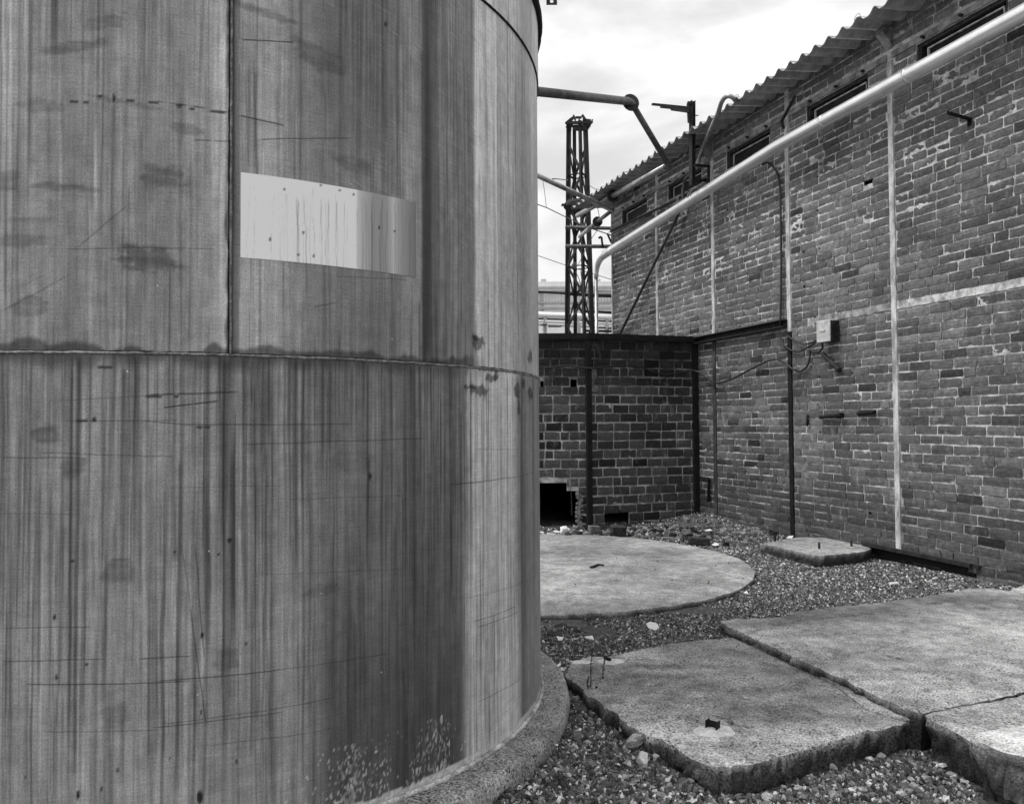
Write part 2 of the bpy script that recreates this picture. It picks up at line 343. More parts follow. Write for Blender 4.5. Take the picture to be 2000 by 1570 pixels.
    bm = bmesh.new(); bm.from_mesh(me); bmesh.ops.recalc_face_normals(bm, faces=bm.faces); bm.to_mesh(me); bm.free()
    es = o.modifiers.new('edges', 'EDGE_SPLIT'); es.split_angle = math.radians(34)
    return o
def g2(x, y, z=ZA): return G(x, y, z)[:2]
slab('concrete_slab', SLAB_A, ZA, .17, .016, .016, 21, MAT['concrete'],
     cracks=[([g2(1640, 1333), g2(1668, 1352), g2(1700, 1372), g2(1752, 1394)], .011, .85, .012), ([g2(1590, 1298), g2(1618, 1318), g2(1640, 1330)], .008, .8, .008),
             ([g2(1405, 1400), g2(1425, 1402), g2(1440, 1415), g2(1462, 1419)], .013, .8, .012), ([g2(1590, 1385), g2(1612, 1402), g2(1620, 1422), g2(1640, 1440)], .005, .6, .004),
             ([g2(1245, 1296), g2(1262, 1302), g2(1275, 1307)], .012, .6, .006), ([g2(1340, 1262), g2(1360, 1283), g2(1372, 1300)], .004, .4, .002), ([g2(1440, 1364), g2(1450, 1360), g2(1465, 1364), g2(1450, 1369)], .006, .6, .004)],
     stains=[(g2(1400, 1320), .9, .16, .8), (g2(1690, 1400), .25, .05, .75), (g2(1480, 1345), .3, .08, .75), (g2(1640, 1360), .2, .07, .6), (g2(1180, 1330), .25, .08, .85), (g2(1270, 1300), .16, .06, .62), (g2(1330, 1320), .2, .05, .75), (g2(1430, 1385), .1, .05, .6), (g2(1560, 1385), .12, .07, .62), (g2(1470, 1275), .3, .1, .62), (g2(1540, 1310), .22, .1, .68), (g2(1240, 1340), .5, .12, .85),
             (g2(1560, 1400), .3, .06, .62), (g2(1350, 1300), .25, .05, .65), (g2(1600, 1445), .25, .05, 1.25), (g2(1300, 1430), .3, .06, 1.22), (g2(1420, 1440), .14, .05, 1.35), (g2(1150, 1285), .1, .05, 1.3)])
tag(bpy.data.objects['concrete_slab'], 'broken grey concrete slab with a ragged near edge and a cut steel stub in it', 'slab')
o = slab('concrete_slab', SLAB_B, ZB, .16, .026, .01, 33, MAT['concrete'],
     cracks=[([g2(1455, 1236, ZB), g2(1560, 1212, ZB), g2(1650, 1203, ZB), g2(1770, 1190, ZB), g2(1860, 1172, ZB)], .014, .35, .004), ([g2(1880, 1320, ZB), g2(1905, 1334, ZB), g2(1930, 1350, ZB)], .008, .5, .003),
             ([g2(1728, 1277, ZB), g2(1745, 1281, ZB), g2(1765, 1288, ZB)], .014, .65, .006), ([g2(1745, 1304, ZB), g2(1760, 1305, ZB)], .012, .7, .008), ([g2(1806, 1345, ZB), g2(1816, 1346, ZB)], .012, .7, .01), ([g2(1983, 1320, ZB), g2(1994, 1322, ZB)], .01, .7, .008)],
     stains=[(g2(1460, 1218, ZB), .3, .1, .6), (g2(1560, 1203, ZB), .35, .12, .6), (g2(1700, 1190, ZB), .5, .16, .62), (g2(1830, 1172, ZB), .5, .22, .66), (g2(1960, 1170, ZB), .4, .3, .66), (g2(1740, 1215, ZB), .5, .18, .85),
             (g2(1560, 1250, ZB), .3, .12, 1.25), (g2(1700, 1330, ZB), .4, .14, 1.25), (g2(1840, 1365, ZB), .3, .1, 1.2), (g2(1960, 1260, ZB), .6, .3, 1.0), (g2(1730, 1372, ZB), .3, .04, .8)])
tag(o, 'large pitted concrete slab lying between the brick wall and the broken slab', 'slab')
o = slab('concrete_slab', SLAB_E, ZB-.004, .17, .02, .006, 45, MAT['concrete'], stains=[(g2(1860, 1400, ZB), .3, .1, .82)])
tag(o, 'narrow concrete strip in front of the crack at the right edge of the photo', 'slab')
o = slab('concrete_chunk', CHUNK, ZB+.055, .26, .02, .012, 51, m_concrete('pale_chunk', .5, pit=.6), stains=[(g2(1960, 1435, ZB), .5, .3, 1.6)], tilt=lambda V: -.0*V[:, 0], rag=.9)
tag(o, 'pale rounded concrete lump at the lower right corner of the photo', 'concrete block')
# low broken fillet between the two big slabs
o = slab('concrete_fillet', outline([(1560, 1293), (1640, 1330), (1700, 1362), (1770, 1388), (1796, 1398), (1792, 1408), (1770, 1405), (1740, 1398), (1690, 1381), (1655, 1355), (1640, 1342), (1600, 1318)], ZA+.008), ZA+.012, .12, .014, .008, 57, MAT['concrete'],
         stains=[(g2(1720, 1385), .2, .1, 1.1)])
tag(o, 'thin crumbling concrete strip wedged between the two big slabs', 'slab')
# round pad
circ = [(DISC_C[0]+DISC_R*math.cos(a), DISC_C[1]+DISC_R*math.sin(a)) for a in np.linspace(0, 2*math.pi, 120, endpoint=False)]
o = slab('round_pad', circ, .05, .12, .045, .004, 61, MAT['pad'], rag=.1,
         stains=[(g2(1180, 1080), .9, .35, .68), (g2(1300, 1100), .5, .3, .78), (g2(1100, 1070), .5, .3, .8), (g2(1420, 1110), .2, .3, 1.12), (g2(1200, 1170), .9, .3, 1.28), (g2(1080, 1150), .4, .4, 1.3), (g2(1360, 1150), .5, .2, 1.15)])
tag(o, 'flat round concrete pad set in the gravel behind the tank', 'concrete pad')
# equipment base by the wall
EB = outline([(1487, 1061), (1560, 1048), (1625, 1050), (1692, 1060), (1702, 1071), (1690, 1077), (1640, 1081), (1610, 1085), (1592, 1084), (1545, 1073)], .105)
o = slab('equipment_base', EB, .108, .16, .03, .006, 71, MAT['pad'], rag=.25, stains=[(g2(1520, 1062, .09), .3, .3, .7), (g2(1600, 1065, .09), .2, .15, 1.2), (g2(1660, 1075, .09), .3, .1, .8)])
tag(o, 'low chipped concrete equipment base with three bolts against the brick wall', 'concrete base')
for x, y in ((1514, 1055), (1600, 1071), (1663, 1066)):
    p = G(x, y, .11); MB().tube([(p[0], p[1], .09), (p[0], p[1], .165)], .011, 8).obj('anchor_bolt', MAT['rust'], o)

# ================================================================= TANK
def tank_hit(x, y, R=TR):
    d = ray(x, y); a = d[0]**2+d[1]**2; b = -2*(d[0]*TC[0]+d[1]*TC[1]); c = TC@TC-R*R; D_ = b*b-4*a*c
    t = (-b-math.sqrt(max(D_, 0)))/2/a; X, Y, Z = t*d[0], t*d[1], H+t*d[2]
    return math.atan2(Y-TC[1], X-TC[0])*R, Z
def uz(x, y): return tank_hit(x, y)
tank = empty('storage_tank', (TC[0], TC[1], Z_PL), 'big cylindrical steel tank with rain streaks and a white painted rectangle', 'tank')
GAM = 2.2
def g2a(g): return (np.asarray(g, float)/255)**GAM/.66
UPX = [0, 40, 80, 120, 200, 260, 330, 400, 430, 449, 457, 470, 540, 575, 600, 650, 700, 740, 775, 800, 820, 828, 850, 862, 885, 915, 924, 930, 945, 960, 975, 1000, 1018, 1030, 1040, 1052]
UPG = [138, 122, 130, 112, 122, 116, 120, 126, 140, 128, 110, 140, 146, 122, 118, 108, 110, 100, 108, 130, 118, 72, 82, 104, 112, 104, 110, 172, 150, 168, 140, 146, 122, 128, 150, 150]
LPX = [0, 40, 100, 160, 230, 300, 360, 400, 434, 441, 447, 460, 520, 600, 620, 660, 720, 780, 820, 850, 880, 905, 918, 930, 1005, 1014, 1020, 1030, 1042, 1055]
LPG = [122, 124, 120, 126, 123, 128, 125, 123, 121, 94, 112, 120, 122, 118, 110, 104, 106, 102, 94, 104, 98, 108, 132, 150, 166, 128, 88, 112, 104, 116]
def prof(px, gr, y):
    u = [uz(min(x, 1049.5), y)[0] for x in px]; return np.array(u), np.array(gr, float)
def streaks(U, Z, seed):
    k = 0; wob = .007*(vnoise(Z*2.1+U*3, U*1.3, seed+77)-.5)+.006*(vnoise(Z*7, U*14, seed+78)-.5)
    for f, a, vz in ((14, .02, .8), (40, .03, 1.6), (120, .05, 3.0), (240, .07, 4.5)):
        k = k+a*(vnoise((U+wob)*f+50, Z*vz+f, seed+int(f))-.5)*2
    dens = sstep(.3, .7, fbm(U*1.7, Z*1.1, seed+90, 3))
    for f, a, vz, th in ((48, .09, .8, .64), (110, .15, 1.3, .64), (200, .15, 2.0, .62)):
        q = vnoise((U+wob)*f+9, Z*vz+3*f, seed+int(f)+7); k = k-a*sstep(th, th+.2, q)*(.4+1.2*dens)
    for f, a, vz, th in ((80, .10, 1.4, .74),):
        q = vnoise((U+wob)*f+90, Z*vz+5*f, seed+17); k = k+a*sstep(th, th+.2, q)
    return k
OVALS = [(318, 345, 88, 44, 0, .30), (292, 508, 120, 50, 4, .34), (620, 112, 95, 46, 12, .22), (205, 45, 85, 24, -18, .22), (140, 92, 120, 22, -12, .26), (60, 598, 74, 42, 0, .25), (360, 252, 60, 22, 0, .24), (12, 352, 55, 40, 0, .25), (92, 848, 56, 30, 0, .30), (230, 1115, 62, 44, 0, .2),
         (40, 470, 90, 24, 0, .2), (80, 205, 80, 26, 0, .2), (510, 22, 120, 16, 8, .26), (130, 366, 150, 12, 3, .25), (690, 320, 75, 26, 5, .22), (225, 1395, 65, 50, 0, .16), (140, 910, 50, 36, 0, .22), (630, 1150, 60, 24, -6, .2), (640, 790, 0, 0, 0, 0), (240, 200, 140, 8, 8, .2), (690, 900, 70, 40, 0, .12), (60, 430, 80, 10, 0, .2), (440, 1290, 50, 50, 0, .2), (880, 900, 70, 200, 0, .05)]
FN = dict(black=[(145, 198, 20, 4), (168, 200, 10, 3), (195, 190, 14, 4), (222, 192, 6, 20), (255, 197, 16, 4), (300, 201, 20, 4), (350, 208, 20, 4), (375, 213, 10, 4), (425, 220, 30, 6), (205, 716, 34, 4), (160, 823, 24, 6), (184, 820, 10, 8), (300, 773, 36, 3), (345, 776, 10, 2), (390, 833, 14, 3), (405, 835, 12, 4),
                 (107, 1205, 6, 9), (110, 1322, 6, 9), (141, 1094, 10, 4), (427, 1083, 6, 4), (395, 1240, 5, 10), (152, 1552, 7, 18), (390, 1556, 12, 26), (448, 1055, 12, 7), (341, 1076, 6, 5), (723, 930, 6, 14), (753, 48, 6, 10), (170, 1295, 8, 5), (480, 1257, 5, 8), (392, 1390, 4, 6), (332, 1480, 4, 8), (49, 1518, 5, 6), (198, 1540, 5, 9), (230, 1503, 4, 7), (462, 1487, 7, 6)])
BLOBS = [(932, 668, 30, 26), (925, 660, 16, 10), (935, 762, 34, 22), (920, 757, 30, 6), (961, 738, 20, 16), (968, 735, 8, 24), (1010, 762, 9, 36), (1036, 768, 8, 26), (1022, 750, 6, 20), (1035, 695, 8, 26), (958, 722, 40, 8), (1014, 800, 5, 40)]
def tank_albedo(U, Z):
    u1, q1 = prof(UPX, UPG, 400); u2, q2 = prof(LPX, LPG, 900); u2b, _ = prof(LPX, LPG, 900)
    up = Z > Z_S1
    # stripe borders wander a little with height
    Uw = U+.006*(vnoise(Z*2.0, U*4, 3)-.5)
    ip = lambda q: np.where(up, np.interp(q, u1, q1), np.interp(q, u2, q2)); soft = sum(ip(Uw+k_) for k_ in (-.03, -.02, -.01, 0, .01, .02, .03))/7; hard = sstep(uz(805, 400)[0], uz(815, 400)[0], U); g = soft*(1-hard)+(.6*ip(Uw)+.4*sum(ip(Uw+k_) for k_ in (-.006, 0, .006))/3)*hard; g = np.where(up & (np.abs(U-uz(452, 400)[0]) < .05), ip(Uw), g)
    # wet dark region low on the right and its sharp borders
    uA, zA = uz(610, 1300); uB, _ = uz(907, 1300); uC, _ = uz(860, 1000)
    low = sstep(1.25, .15, Z+.25*(fbm(U*5, Z*.6, 91, 3)-.5)); uW = U+.05*(fbm(U*3, Z*1.6, 95, 3)-.5); k = sstep(uA-.03, uA+.09, uW)*sstep(uB+.012, uB-.03, U)*low; g = g*(1-.33*k)
    uD, _ = uz(927, 1000); k = sstep(uB-.01, uB+.02, U)*sstep(.95, .55, Z)*sstep(uD+.01, uD-.01, U); g = g*(1+.18*k)
    k = sstep(uz(470, 500)[0], uz(475, 500)[0], U)*sstep(uz(580, 300)[0], uz(570, 300)[0], U)*sstep(2.55, 2.75, Z+.1*vnoise(U*8, 0, 6)); g = g*(1+.12*k)
    k = sstep(uz(930, 300)[0]-.01, uz(930, 300)[0], U)*sstep(1.75, 2.6, Z); g = g*(1+.10*k)
    hi = sstep(uz(600, 300)[0], uz(640, 300)[0], U)*sstep(uz(820, 300)[0], uz(800, 300)[0], U)*sstep(2.0, 2.5, Z); g = g*(1-.08*hi)
    s = streaks(U, Z, 300)+0.0; s2 = streaks(U, Z, 555); s = np.where(up, s, s2); damp = np.where((U > uz(590, 900)[0]), .7, 1.0)
    g = g*(1+s*damp*.95)
    g = g*(1+.20*(fbm(U*5, Z*3, 17, 4)-.5)+.20*(fbm(U*40, Z*30, 18, 3)-.5))
    # rain drips that start at the seams or at random heights
    rng = np.random.default_rng(5); cols = U[:, 0]
    mul = np.ones_like(g)
    for i in range(1100):
        u0 = rng.uniform(cols[0], cols[-1]); wd = rng.uniform(.0014, .0036)*(2.0 if rng.random() < .10 else 1)
        t = rng.random(); z0 = (Z_S1-.01) if t < .38 else (Z_S2 if t < .5 else rng.uniform(.3, 3.3)); ln = rng.uniform(.2, 1.3)*(1.2 if t < .45 else .8)
        dk = rng.uniform(.05, .24)*(1 if rng.random() < .8 else -.7)
        j0, j1 = np.searchsorted(cols, u0-.03), np.searchsorted(cols, u0+.03)
        if j1 <= j0: continue
        uu, zz = U[j0:j1], Z[j0:j1]; c = u0+.006*(vnoise(zz*3.2, i, 40)-.5)
        m_ = np.exp(-((uu-c)/wd)**2)*sstep(z0+.02, z0-.03, zz)*sstep(z0-ln, z0-ln*.3, zz)*(.55+.9*vnoise(zz*5, i*3, 41)); mul[j0:j1] *= 1-dk*m_
    g = g*mul
    # placed long streaks (photo x, y0, y1, width px, darkness)
    for x, y0, y1, w_, dk in [(833, -60, 690, 15, .36), (824, 100, 690, 5, .2), (440, 702, 1020, 11, .42), (437, 1020, 1300, 4, .25), (107, -60, 100, 9, .38), (60, -60, 320, 6, .25), (240, 715, 950, 5, .25), (243, 720, 1100, 5, .25), (155, 700, 1500, 5, .3), (140, 720, 1400, 5, .25), (298, 830, 1500, 5, .2), (350, 900, 1500, 5, .22), (578, 705, 1100, 5, .28), (592, 705, 980, 5, .28), (632, 705, 900, 4, .3), (645, 720, 870, 6, .3), (688, 715, 830, 5, .25), (805, 720, 1150, 16, .22), (820, 590, 980, 4, .3),
                              (880, 1000, 1150, 5, .3), (222, 205, 500, 5, .22), (95, 200, 330, 6, .2), (500, 140, 350, 5, .2), (488, 130, 230, 5, .2), (720, 895, 990, 3, .45), (860, 780, 960, 3, .3), (990, -40, 300, 6, .2), (977, 200, 700, 3, .2), (1008, 30, 700, 4, .18), (1018, 800, 1500, 4, .35), (20, 0, 300, 10, -.14), (180, 400, 680, 6, -.15), (930, -40, 700, 5, -.15), (968, -40, 640, 8, -.12), (783, 90, 350, 6, -.2), (340, 1090, 1240, 7, -.22), (470, 1035, 1100, 5, -.2), (396, 1245, 1330, 6, -.2), (108, 1215, 1300, 7, -.2), (25, 1200, 1330, 6, -.15)]:
        uc, za = uz(x, y0); _, zb = uz(x, y1); ww = w_/F*3.0*.55
        j0, j1 = np.searchsorted(cols, uc-.06), np.searchsorted(cols, uc+.06)
        if j1 <= j0: continue
        uu, zz = U[j0:j1], Z[j0:j1]; c = uc+.008*(vnoise(zz*2.5, x, 44)-.5)
        g[j0:j1] *= 1-dk*np.exp(-(np.abs(uu-c)/ww)**3)*sstep(za+.01, za-.02, zz)*sstep(zb-.1, zb+.08, zz)
    for x, y, w_, h_, rot, dk in OVALS:
        if not w_: continue
        (ua, za), (ub, _) = uz(x, y), uz(x+w_/2, y); _, zc = uz(x, y+h_/2); ru, rz = abs(ub-ua)+1e-3, abs(zc-za)+1e-3; r = math.radians(rot)
        j0, j1 = np.searchsorted(cols, ua-ru*1.8), np.searchsorted(cols, ua+ru*1.8); uu, zz = U[j0:j1]-ua, Z[j0:j1]-za
        du, dz = uu+zz*math.tan(r)*0, zz+uu*math.tan(r)
        d = (np.abs(du/ru)**2.6+np.abs(dz/rz)**2.6)**(1/2.6)+1.05*(fbm(U[j0:j1]*26, Z[j0:j1]*70, 60, 4)-.5)
        g[j0:j1] *= 1-dk*.9*sstep(1.15, .8, d)*(.35+1.0*fbm(U[j0:j1]*16, Z[j0:j1]*110, 61, 4))
    for x, y, w_, h_ in BLOBS:
        ua, za = uz(min(x, 1049), y); ub, _ = uz(min(x+w_/2, 1050.5), y); _, zc = uz(min(x, 1049), y+h_/2); ru, rz = abs(ub-ua)+4e-3, abs(zc-za)+1e-3
        uu, zz = U-ua, Z-za; d = np.hypot(uu/ru, zz/rz)+1.5*(fbm(U*60, Z*45, 63, 3)-.5); g = g*(1-.42*sstep(1.05, .7, d))
    # grime along the girth weld and scuffed pale zone by the upright weld
    dz = Z-Z_S1; k = sstep(.028, .012, dz+.03*(fbm(U*14, 0, 70, 4)-.5)*2)*(dz > 0); g = g*(1-.42*k*sstep(uz(950, 700)[0], uz(880, 700)[0], U))
    k = sstep(-.055, -.005, dz+.05*(fbm(U*18, 3, 71, 4)-.5))*(dz <= 0); g = g*(1-.38*k*sstep(uz(1000, 700)[0], uz(700, 700)[0], U))
    uv = uz(452, 400)[0]; du = uv-U
    k = sstep(.07, .02, du+.05*(fbm(Z*5, 1, 73, 4)-.5))*(du > 0)*up; g = g*(1+.14*k)
    k = sstep(.015, .005, du+.03*(fbm(Z*11, 2, 74, 4)-.5))*(du > -.006)*up; g = g*(1-.42*k)
    k = ((du < 0) & (du > -.018-.008*vnoise(Z*9, 0, 75)))*up; g = g*(1-.2*k)
    for x, y, w_, h_ in FN['black']:
        ua, za = uz(x, y); ub, _ = uz(x+w_/2, y); _, zc = uz(x, y+h_/2); ru, rz = max(abs(ub-ua), 3.0e-3), max(abs(zc-za), 4.2e-3)
        j0, j1 = np.searchsorted(cols, ua-ru*2), np.searchsorted(cols, ua+ru*2); d = np.hypot((U[j0:j1]-ua)/ru, (Z[j0:j1]-za)/rz); g[j0:j1] *= 1-.8*sstep(1.15, .75, d)
    # pale lime splashes near the foot
    k = sstep(.30, .06, Z)*sstep(uz(520, 1500)[0], uz(680, 1500)[0], U)*sstep(uz(905, 1500)[0]+.05, uz(840, 1500)[0], U)
    n = fbm(U*190, Z*95, 80, 2)+.34*(vnoise(U*16, 0, 82)-.5); g = g+np.where(k > 0, (25+75*vnoise(U*60, Z*40, 86))*sstep(.72-.12*k, .80-.11*k, n)*(k > .02), 0)
    e = .05+.028+.018*fbm(U*12, 1, 83, 3); g = np.where((Z < e) & (U > uz(640, 1540)[0]), np.maximum(g, 120+50*vnoise(U*90, Z*90, 84)), g)
    return np.clip(g2a(np.clip(g, 20, 215)), .015, .8)
def cyl_grid(U0, U1, du, z0, z1, dz, R, albf):
    u = np.arange(U0, U1+du/2, du); z = np.linspace(z0, z1, max(2, int(round((z1-z0)/dz))+1)); U, Z = np.meshgrid(u, z, indexing='ij')
    dent = .0025*(fbm(U*1.1, Z*1.3, 23, 2)-.5)*sstep(0, .05, Z-z0)*sstep(0, .05, z1-Z)
    X = TC[0]+(R+dent)*np.cos(U/TR); Y = TC[1]+(R+dent)*np.sin(U/TR)
    n, k = U.shape; I = np.arange(n*k).reshape(n, k)
    f = np.stack([I[:-1, :-1], I[1:, :-1], I[1:, 1:], I[:-1, 1:]], -1).reshape(-1, 4)
    me = bpy.data.meshes.new('shell'); v = np.stack([X, Y, Z], -1).reshape(-1, 3).astype(np.float32)
    me.vertices.add(len(v)); me.vertices.foreach_set('co', v.ravel()); me.loops.add(f.size); me.loops.foreach_set('vertex_index', f.ravel().astype(np.int32))
    me.polygons.add(len(f)); me.polygons.foreach_set('loop_start', np.arange(0, f.size, 4, dtype=np.int32)); me.update(calc_edges=True); me.validate()
    attr(me, 'alb', albf(U, Z)); attr(me, 'uu', U); attr(me, 'zz', Z); return me
def m_tank(name, scr=True):
    s = M(name, .5, .35); a = s.attr('alb'); cb = s.N('CombineXYZ'); s.l(s.attr('uu'), cb.inputs[0]); s.l(s.attr('zz'), cb.inputs[1]); uv = cb.outputs[0]
    f1 = s.mr(s.noise(s.sc(uv, (330, 14, 1)), 1, 3, .7), .28, .72, .90, 1.10); f2 = s.mr(s.noise(s.sc(uv, (120, 3.5, 1)), 1, 3, .7), .28, .72, .92, 1.08)
    f3 = s.mr(s.noise(s.sc(uv, (230, 150, 1)), 1, 3, .85), .3, .7, .74, 1.26); f4 = s.mr(s.noise(s.sc(uv, (9, 210, 1)), 1, 3, .75), .3, .7, .90, 1.10)
    if scr: c = s.op('MULTIPLY', s.op('MULTIPLY', a, f1), s.op('MULTIPLY', s.op('MULTIPLY', f2, f3), f4))
    else: c = s.op('MULTIPLY', a, s.mr(s.noise(s.sc(uv, (210, 190, 1)), 1, 3, .85), .3, .7, .93, 1.07))
    if scr:
        def seg(x0, y0, x1, y1, w_, dk, brk=.5, sag=.006):
            (ua, za), (ub, zb) = uz(x0, y0), uz(min(x1, 1049.5), y1); L_ = math.hypot(ub-ua, zb-za); t = ((ub-ua)/L_, (zb-za)/L_)
            q = s.vop('SUBTRACT', uv, (ua, za, 0)); al = s.vop('DOT_PRODUCT', q, (t[0]/L_, t[1]/L_, 0)); pe = s.vop('DOT_PRODUCT', q, (-t[1], t[0], 0))
            wob = s.op('MULTIPLY', s.op('SUBTRACT', s.noise(uv, 5, 3, .6), .5), sag*2)
            k = s.mr(s.op('ABSOLUTE', s.op('ADD', pe, wob)), w_*.3, w_, 1.0, 0.0)
            e = s.mr(s.op('ABSOLUTE', s.op('SUBTRACT', al, .5)), .42, .5, 1.0, 0.0)
            b = s.mr(s.noise(s.sc(uv, 24), 1, 2, .6), brk-.12, brk+.06, 0, 1)
            return s.op('MULTIPLY', s.op('MULTIPLY', k, s.op('MULTIPLY', e, b)), dk)
        tot = None
        for g in [(300, 196, 452, 221, .0035, .7, .5), (466, 225, 558, 248, .0035, .75, .2), (470, 79, 578, 85, .0035, .75, .1), (375, 275, 450, 277, .003, .6, .4), (500, 274, 690, 271, .003, .6, .3), (100, 782, 450, 768, .0025, .35, .3), (285, 772, 470, 765, .0035, .7, .35), (315, 798, 430, 782, .0035, .75, .25),
                  (120, 822, 360, 822, .0025, .5, .4), (270, 822, 380, 831, .003, .5, .2), (330, 829, 700, 828, .003, .5, .2), (70, 884, 350, 892, .0025, .45, .2), (0, 893, 175, 895, .003, .5, .2), (460, 867, 840, 856, .003, .5, .2), (560, 975, 800, 967, .002, .35, .3), (315, 952, 560, 948, .002, .3, .3), (0, 1003, 160, 1005, .002, .35, .3), (0, 1226, 180, 1224, .0025, .45, .3), (0, 1290, 210, 1286, .003, .5, .2), (270, 1286, 375, 1280, .003, .55, .1), (40, 1335, 380, 1329, .003, .6, .15), (300, 1330, 560, 1306, .003, .6, .15), (540, 1308, 760, 1275, .0025, .35, .3),
                  (80, 1428, 320, 1424, .0025, .4, .3), (290, 1421, 560, 1388, .003, .5, .2), (300, 1415, 660, 1360, .0025, .4, .3), (400, 1456, 660, 1420, .002, .4, .3), (180, 1090, 560, 1052, .002, .0, .3), (500, 1120, 800, 1110, .002, .3, .3), (650, 540, 800, 547, .0025, .4, .3), (0, 610, 130, 540, .004, .3, .4), (150, 485, 250, 400, .0035, .35, .4), (120, 487, 430, 487, .0025, .45, .3), (380, 1060, 400, 1290, .003, .5, .1), (352, 1055, 372, 1180, .0025, .35, .1), (372, 1180, 402, 1420, .003, .5, .1),
                  (870, 947, 1014, 930, .003, .5, .1), (880, 948, 1045, 922, .002, .45, .2), (920, 1215, 1010, 1183, .0025, .6, .1), (930, 1225, 1012, 1195, .0025, .5, .1), (900, 1170, 1050, 1120, .002, .35, .2), (930, 1372, 1015, 1325, .0025, .5, .2), (720, 858, 725, 858, .003, .4, .2), (612, 600, 658, 592, .003, .5, .1), (925, 877, 1015, 878, .002, .35, .2), (40, 560, 110, 525, .002, .3, .3), (480, 150, 486, 330, .004, .3, .2), (495, 110, 503, 360, .004, .3, .2), (488, 712, 492, 790, .004, .35, .2), (437, 735, 449, 700, .004, .0, .2)]:
            if not g[5]: continue
            q = seg(*g); tot = q if tot is None else s.op('MAXIMUM', tot, q)
        c = s.op('MULTIPLY', c, s.op('SUBTRACT', 1.0, tot))
        # pale curved scratches, fanned over the right half
        r = s.N('VectorRotate'); r.inputs['Angle'].default_value = .35; s.l(uv, r.inputs['Vector'])
        reg = s.mr(s.noise(uv, 2.4, 3, .6), .38, .56, 0, 1); su = s.N('SeparateXYZ'); s.l(uv, su.inputs[0])
        reg = s.op('MULTIPLY', reg, s.mr(su.outputs[0], uz(560, 300)[0], uz(700, 300)[0], 0, 1)); reg = s.op('MULTIPLY', reg, s.mr(su.outputs[1], 1.55, 2.1, .12, 1))
        sc_ = s.mr(s.noise(s.sc(r.outputs[0], (9, 230, 1)), 1, 2, .6, .4), .60, .68, 0, .6)
        r2 = s.N('VectorRotate'); r2.inputs['Angle'].default_value = 1.1; s.l(uv, r2.inputs['Vector'])
        sc2 = s.mr(s.noise(s.sc(r2.outputs[0], (14, 330, 1)), 1, 2, .6, .4), .68, .73, 0, .3)
        c = s.op('ADD', c, s.op('MULTIPLY', s.op('MULTIPLY', s.op('ADD', sc_, sc2), reg), s.op('MULTIPLY', a, .9)))
        ch = s.mr(s.vor(s.sc(uv, 19), 1), .03, .075, .65, 0); chg = s.mr(s.noise(uv, 9, 2, .5), .6, .66, 0, 1)   # tiny pale chips
        c = s.op('ADD', c, s.op('MULTIPLY', s.op('MULTIPLY', ch, chg), .7))
    s.col(c); s.rgh(s.mr(s.noise(s.sc(uv, (60, 2, 1)), 1, 3, .6), .3, .7, .42, .6)); s.bump(s.noise(s.sc(uv, (260, 90, 1)), 1, 3, .6), .0005, .5); return s.m
MT = m_tank('streaked_tank_paint')
U0, U1 = uz(-60, 700)[0], uz(1049, 700)[0]+.12
def shell(name, z0, z1, R, dz=.010, du=.004):
    o = link(name, cyl_grid(U0, U1, du, z0, z1, dz, R, tank_albedo), MT, tank, smooth=True)
    o2 = cyl_grid(U1, U0+2*math.pi*TR, .06, z0, z1, .3, R, lambda U, Z: np.full(U.shape, .3)+0*U)
    bm = bmesh.new(); bm.from_mesh(o.data); bm.from_mesh(o2); bm.to_mesh(o.data); bm.free()
    return o
shell('lower_shell', Z_PL, Z_S1, TR, .007); shell('upper_shell', Z_S1, Z_S2, TR+.0005, .007); shell('top_shell', Z_S2, 4.6, TR+.006, .03, .006)
n = 128; v = [(TC[0], TC[1], 4.75)]+[(TC[0]+(TR+.02)*math.cos(a), TC[1]+(TR+.02)*math.sin(a), 4.6) for a in np.linspace(0, 2*math.pi, n, endpoint=False)]
link('tank_roof', mesh(v, [(0, i+1, (i+1) % n+1) for i in range(n)]), MAT['dull'], tank)
def ring(z, R, r, name, mat, seed, a0=0, a1=2*math.pi, rough=.0015, flat=1.0, n=900):
    A = np.linspace(a0, a1, n); k = 8; v = []
    for i, a in enumerate(A):
        w1 = rough*(2*vnoise(a*60, 0, seed)-1)*2; w2 = rough*(2*vnoise(a*95, 5, seed)-1)*1.5; rr = r*(1+.16*(2*vnoise(a*150, 2, seed)-1))
        for j in range(k):
            b = 2*math.pi*j/k; R_ = R+rr*math.cos(b)*.8+w1*.3; v.append((TC[0]+R_*math.cos(a), TC[1]+R_*math.sin(a), z+rr*flat*math.sin(b)+w2))
    f = [(i*k+j, i*k+(j+1) % k, (i+1)*k+(j+1) % k, (i+1)*k+j) for i in range(n-1) for j in range(k)]
    return link(name, mesh(v, f), mat, tank, smooth=True)
MAT['weld'] = m_simple('weld_bead', .17, .55, .4, .2, .5, 30, .4, .002)
ring(Z_S1, TR, .0048, 'weld_bead', MAT['weld'], 4, rough=.0008)
ring(Z_S1+.0055, TR-.001, .0026, 'weld_bead', MAT['steel_s'], 6, rough=.0006)
ring(Z_S2, TR+.003, .0055, 'lap_joint', MAT['steel_s'], 5, rough=0)
ring(Z_PL+.006, TR+.006, .010, 'foot_ring', m_simple('foot_ring_paint', .42, .6, .3, 0, .5, 20, .4), 8, rough=.002)
ring(3.235, TR+.012, .022, 'hoop', MAT['steel_s'], 9, rough=0, flat=1.3, n=300)
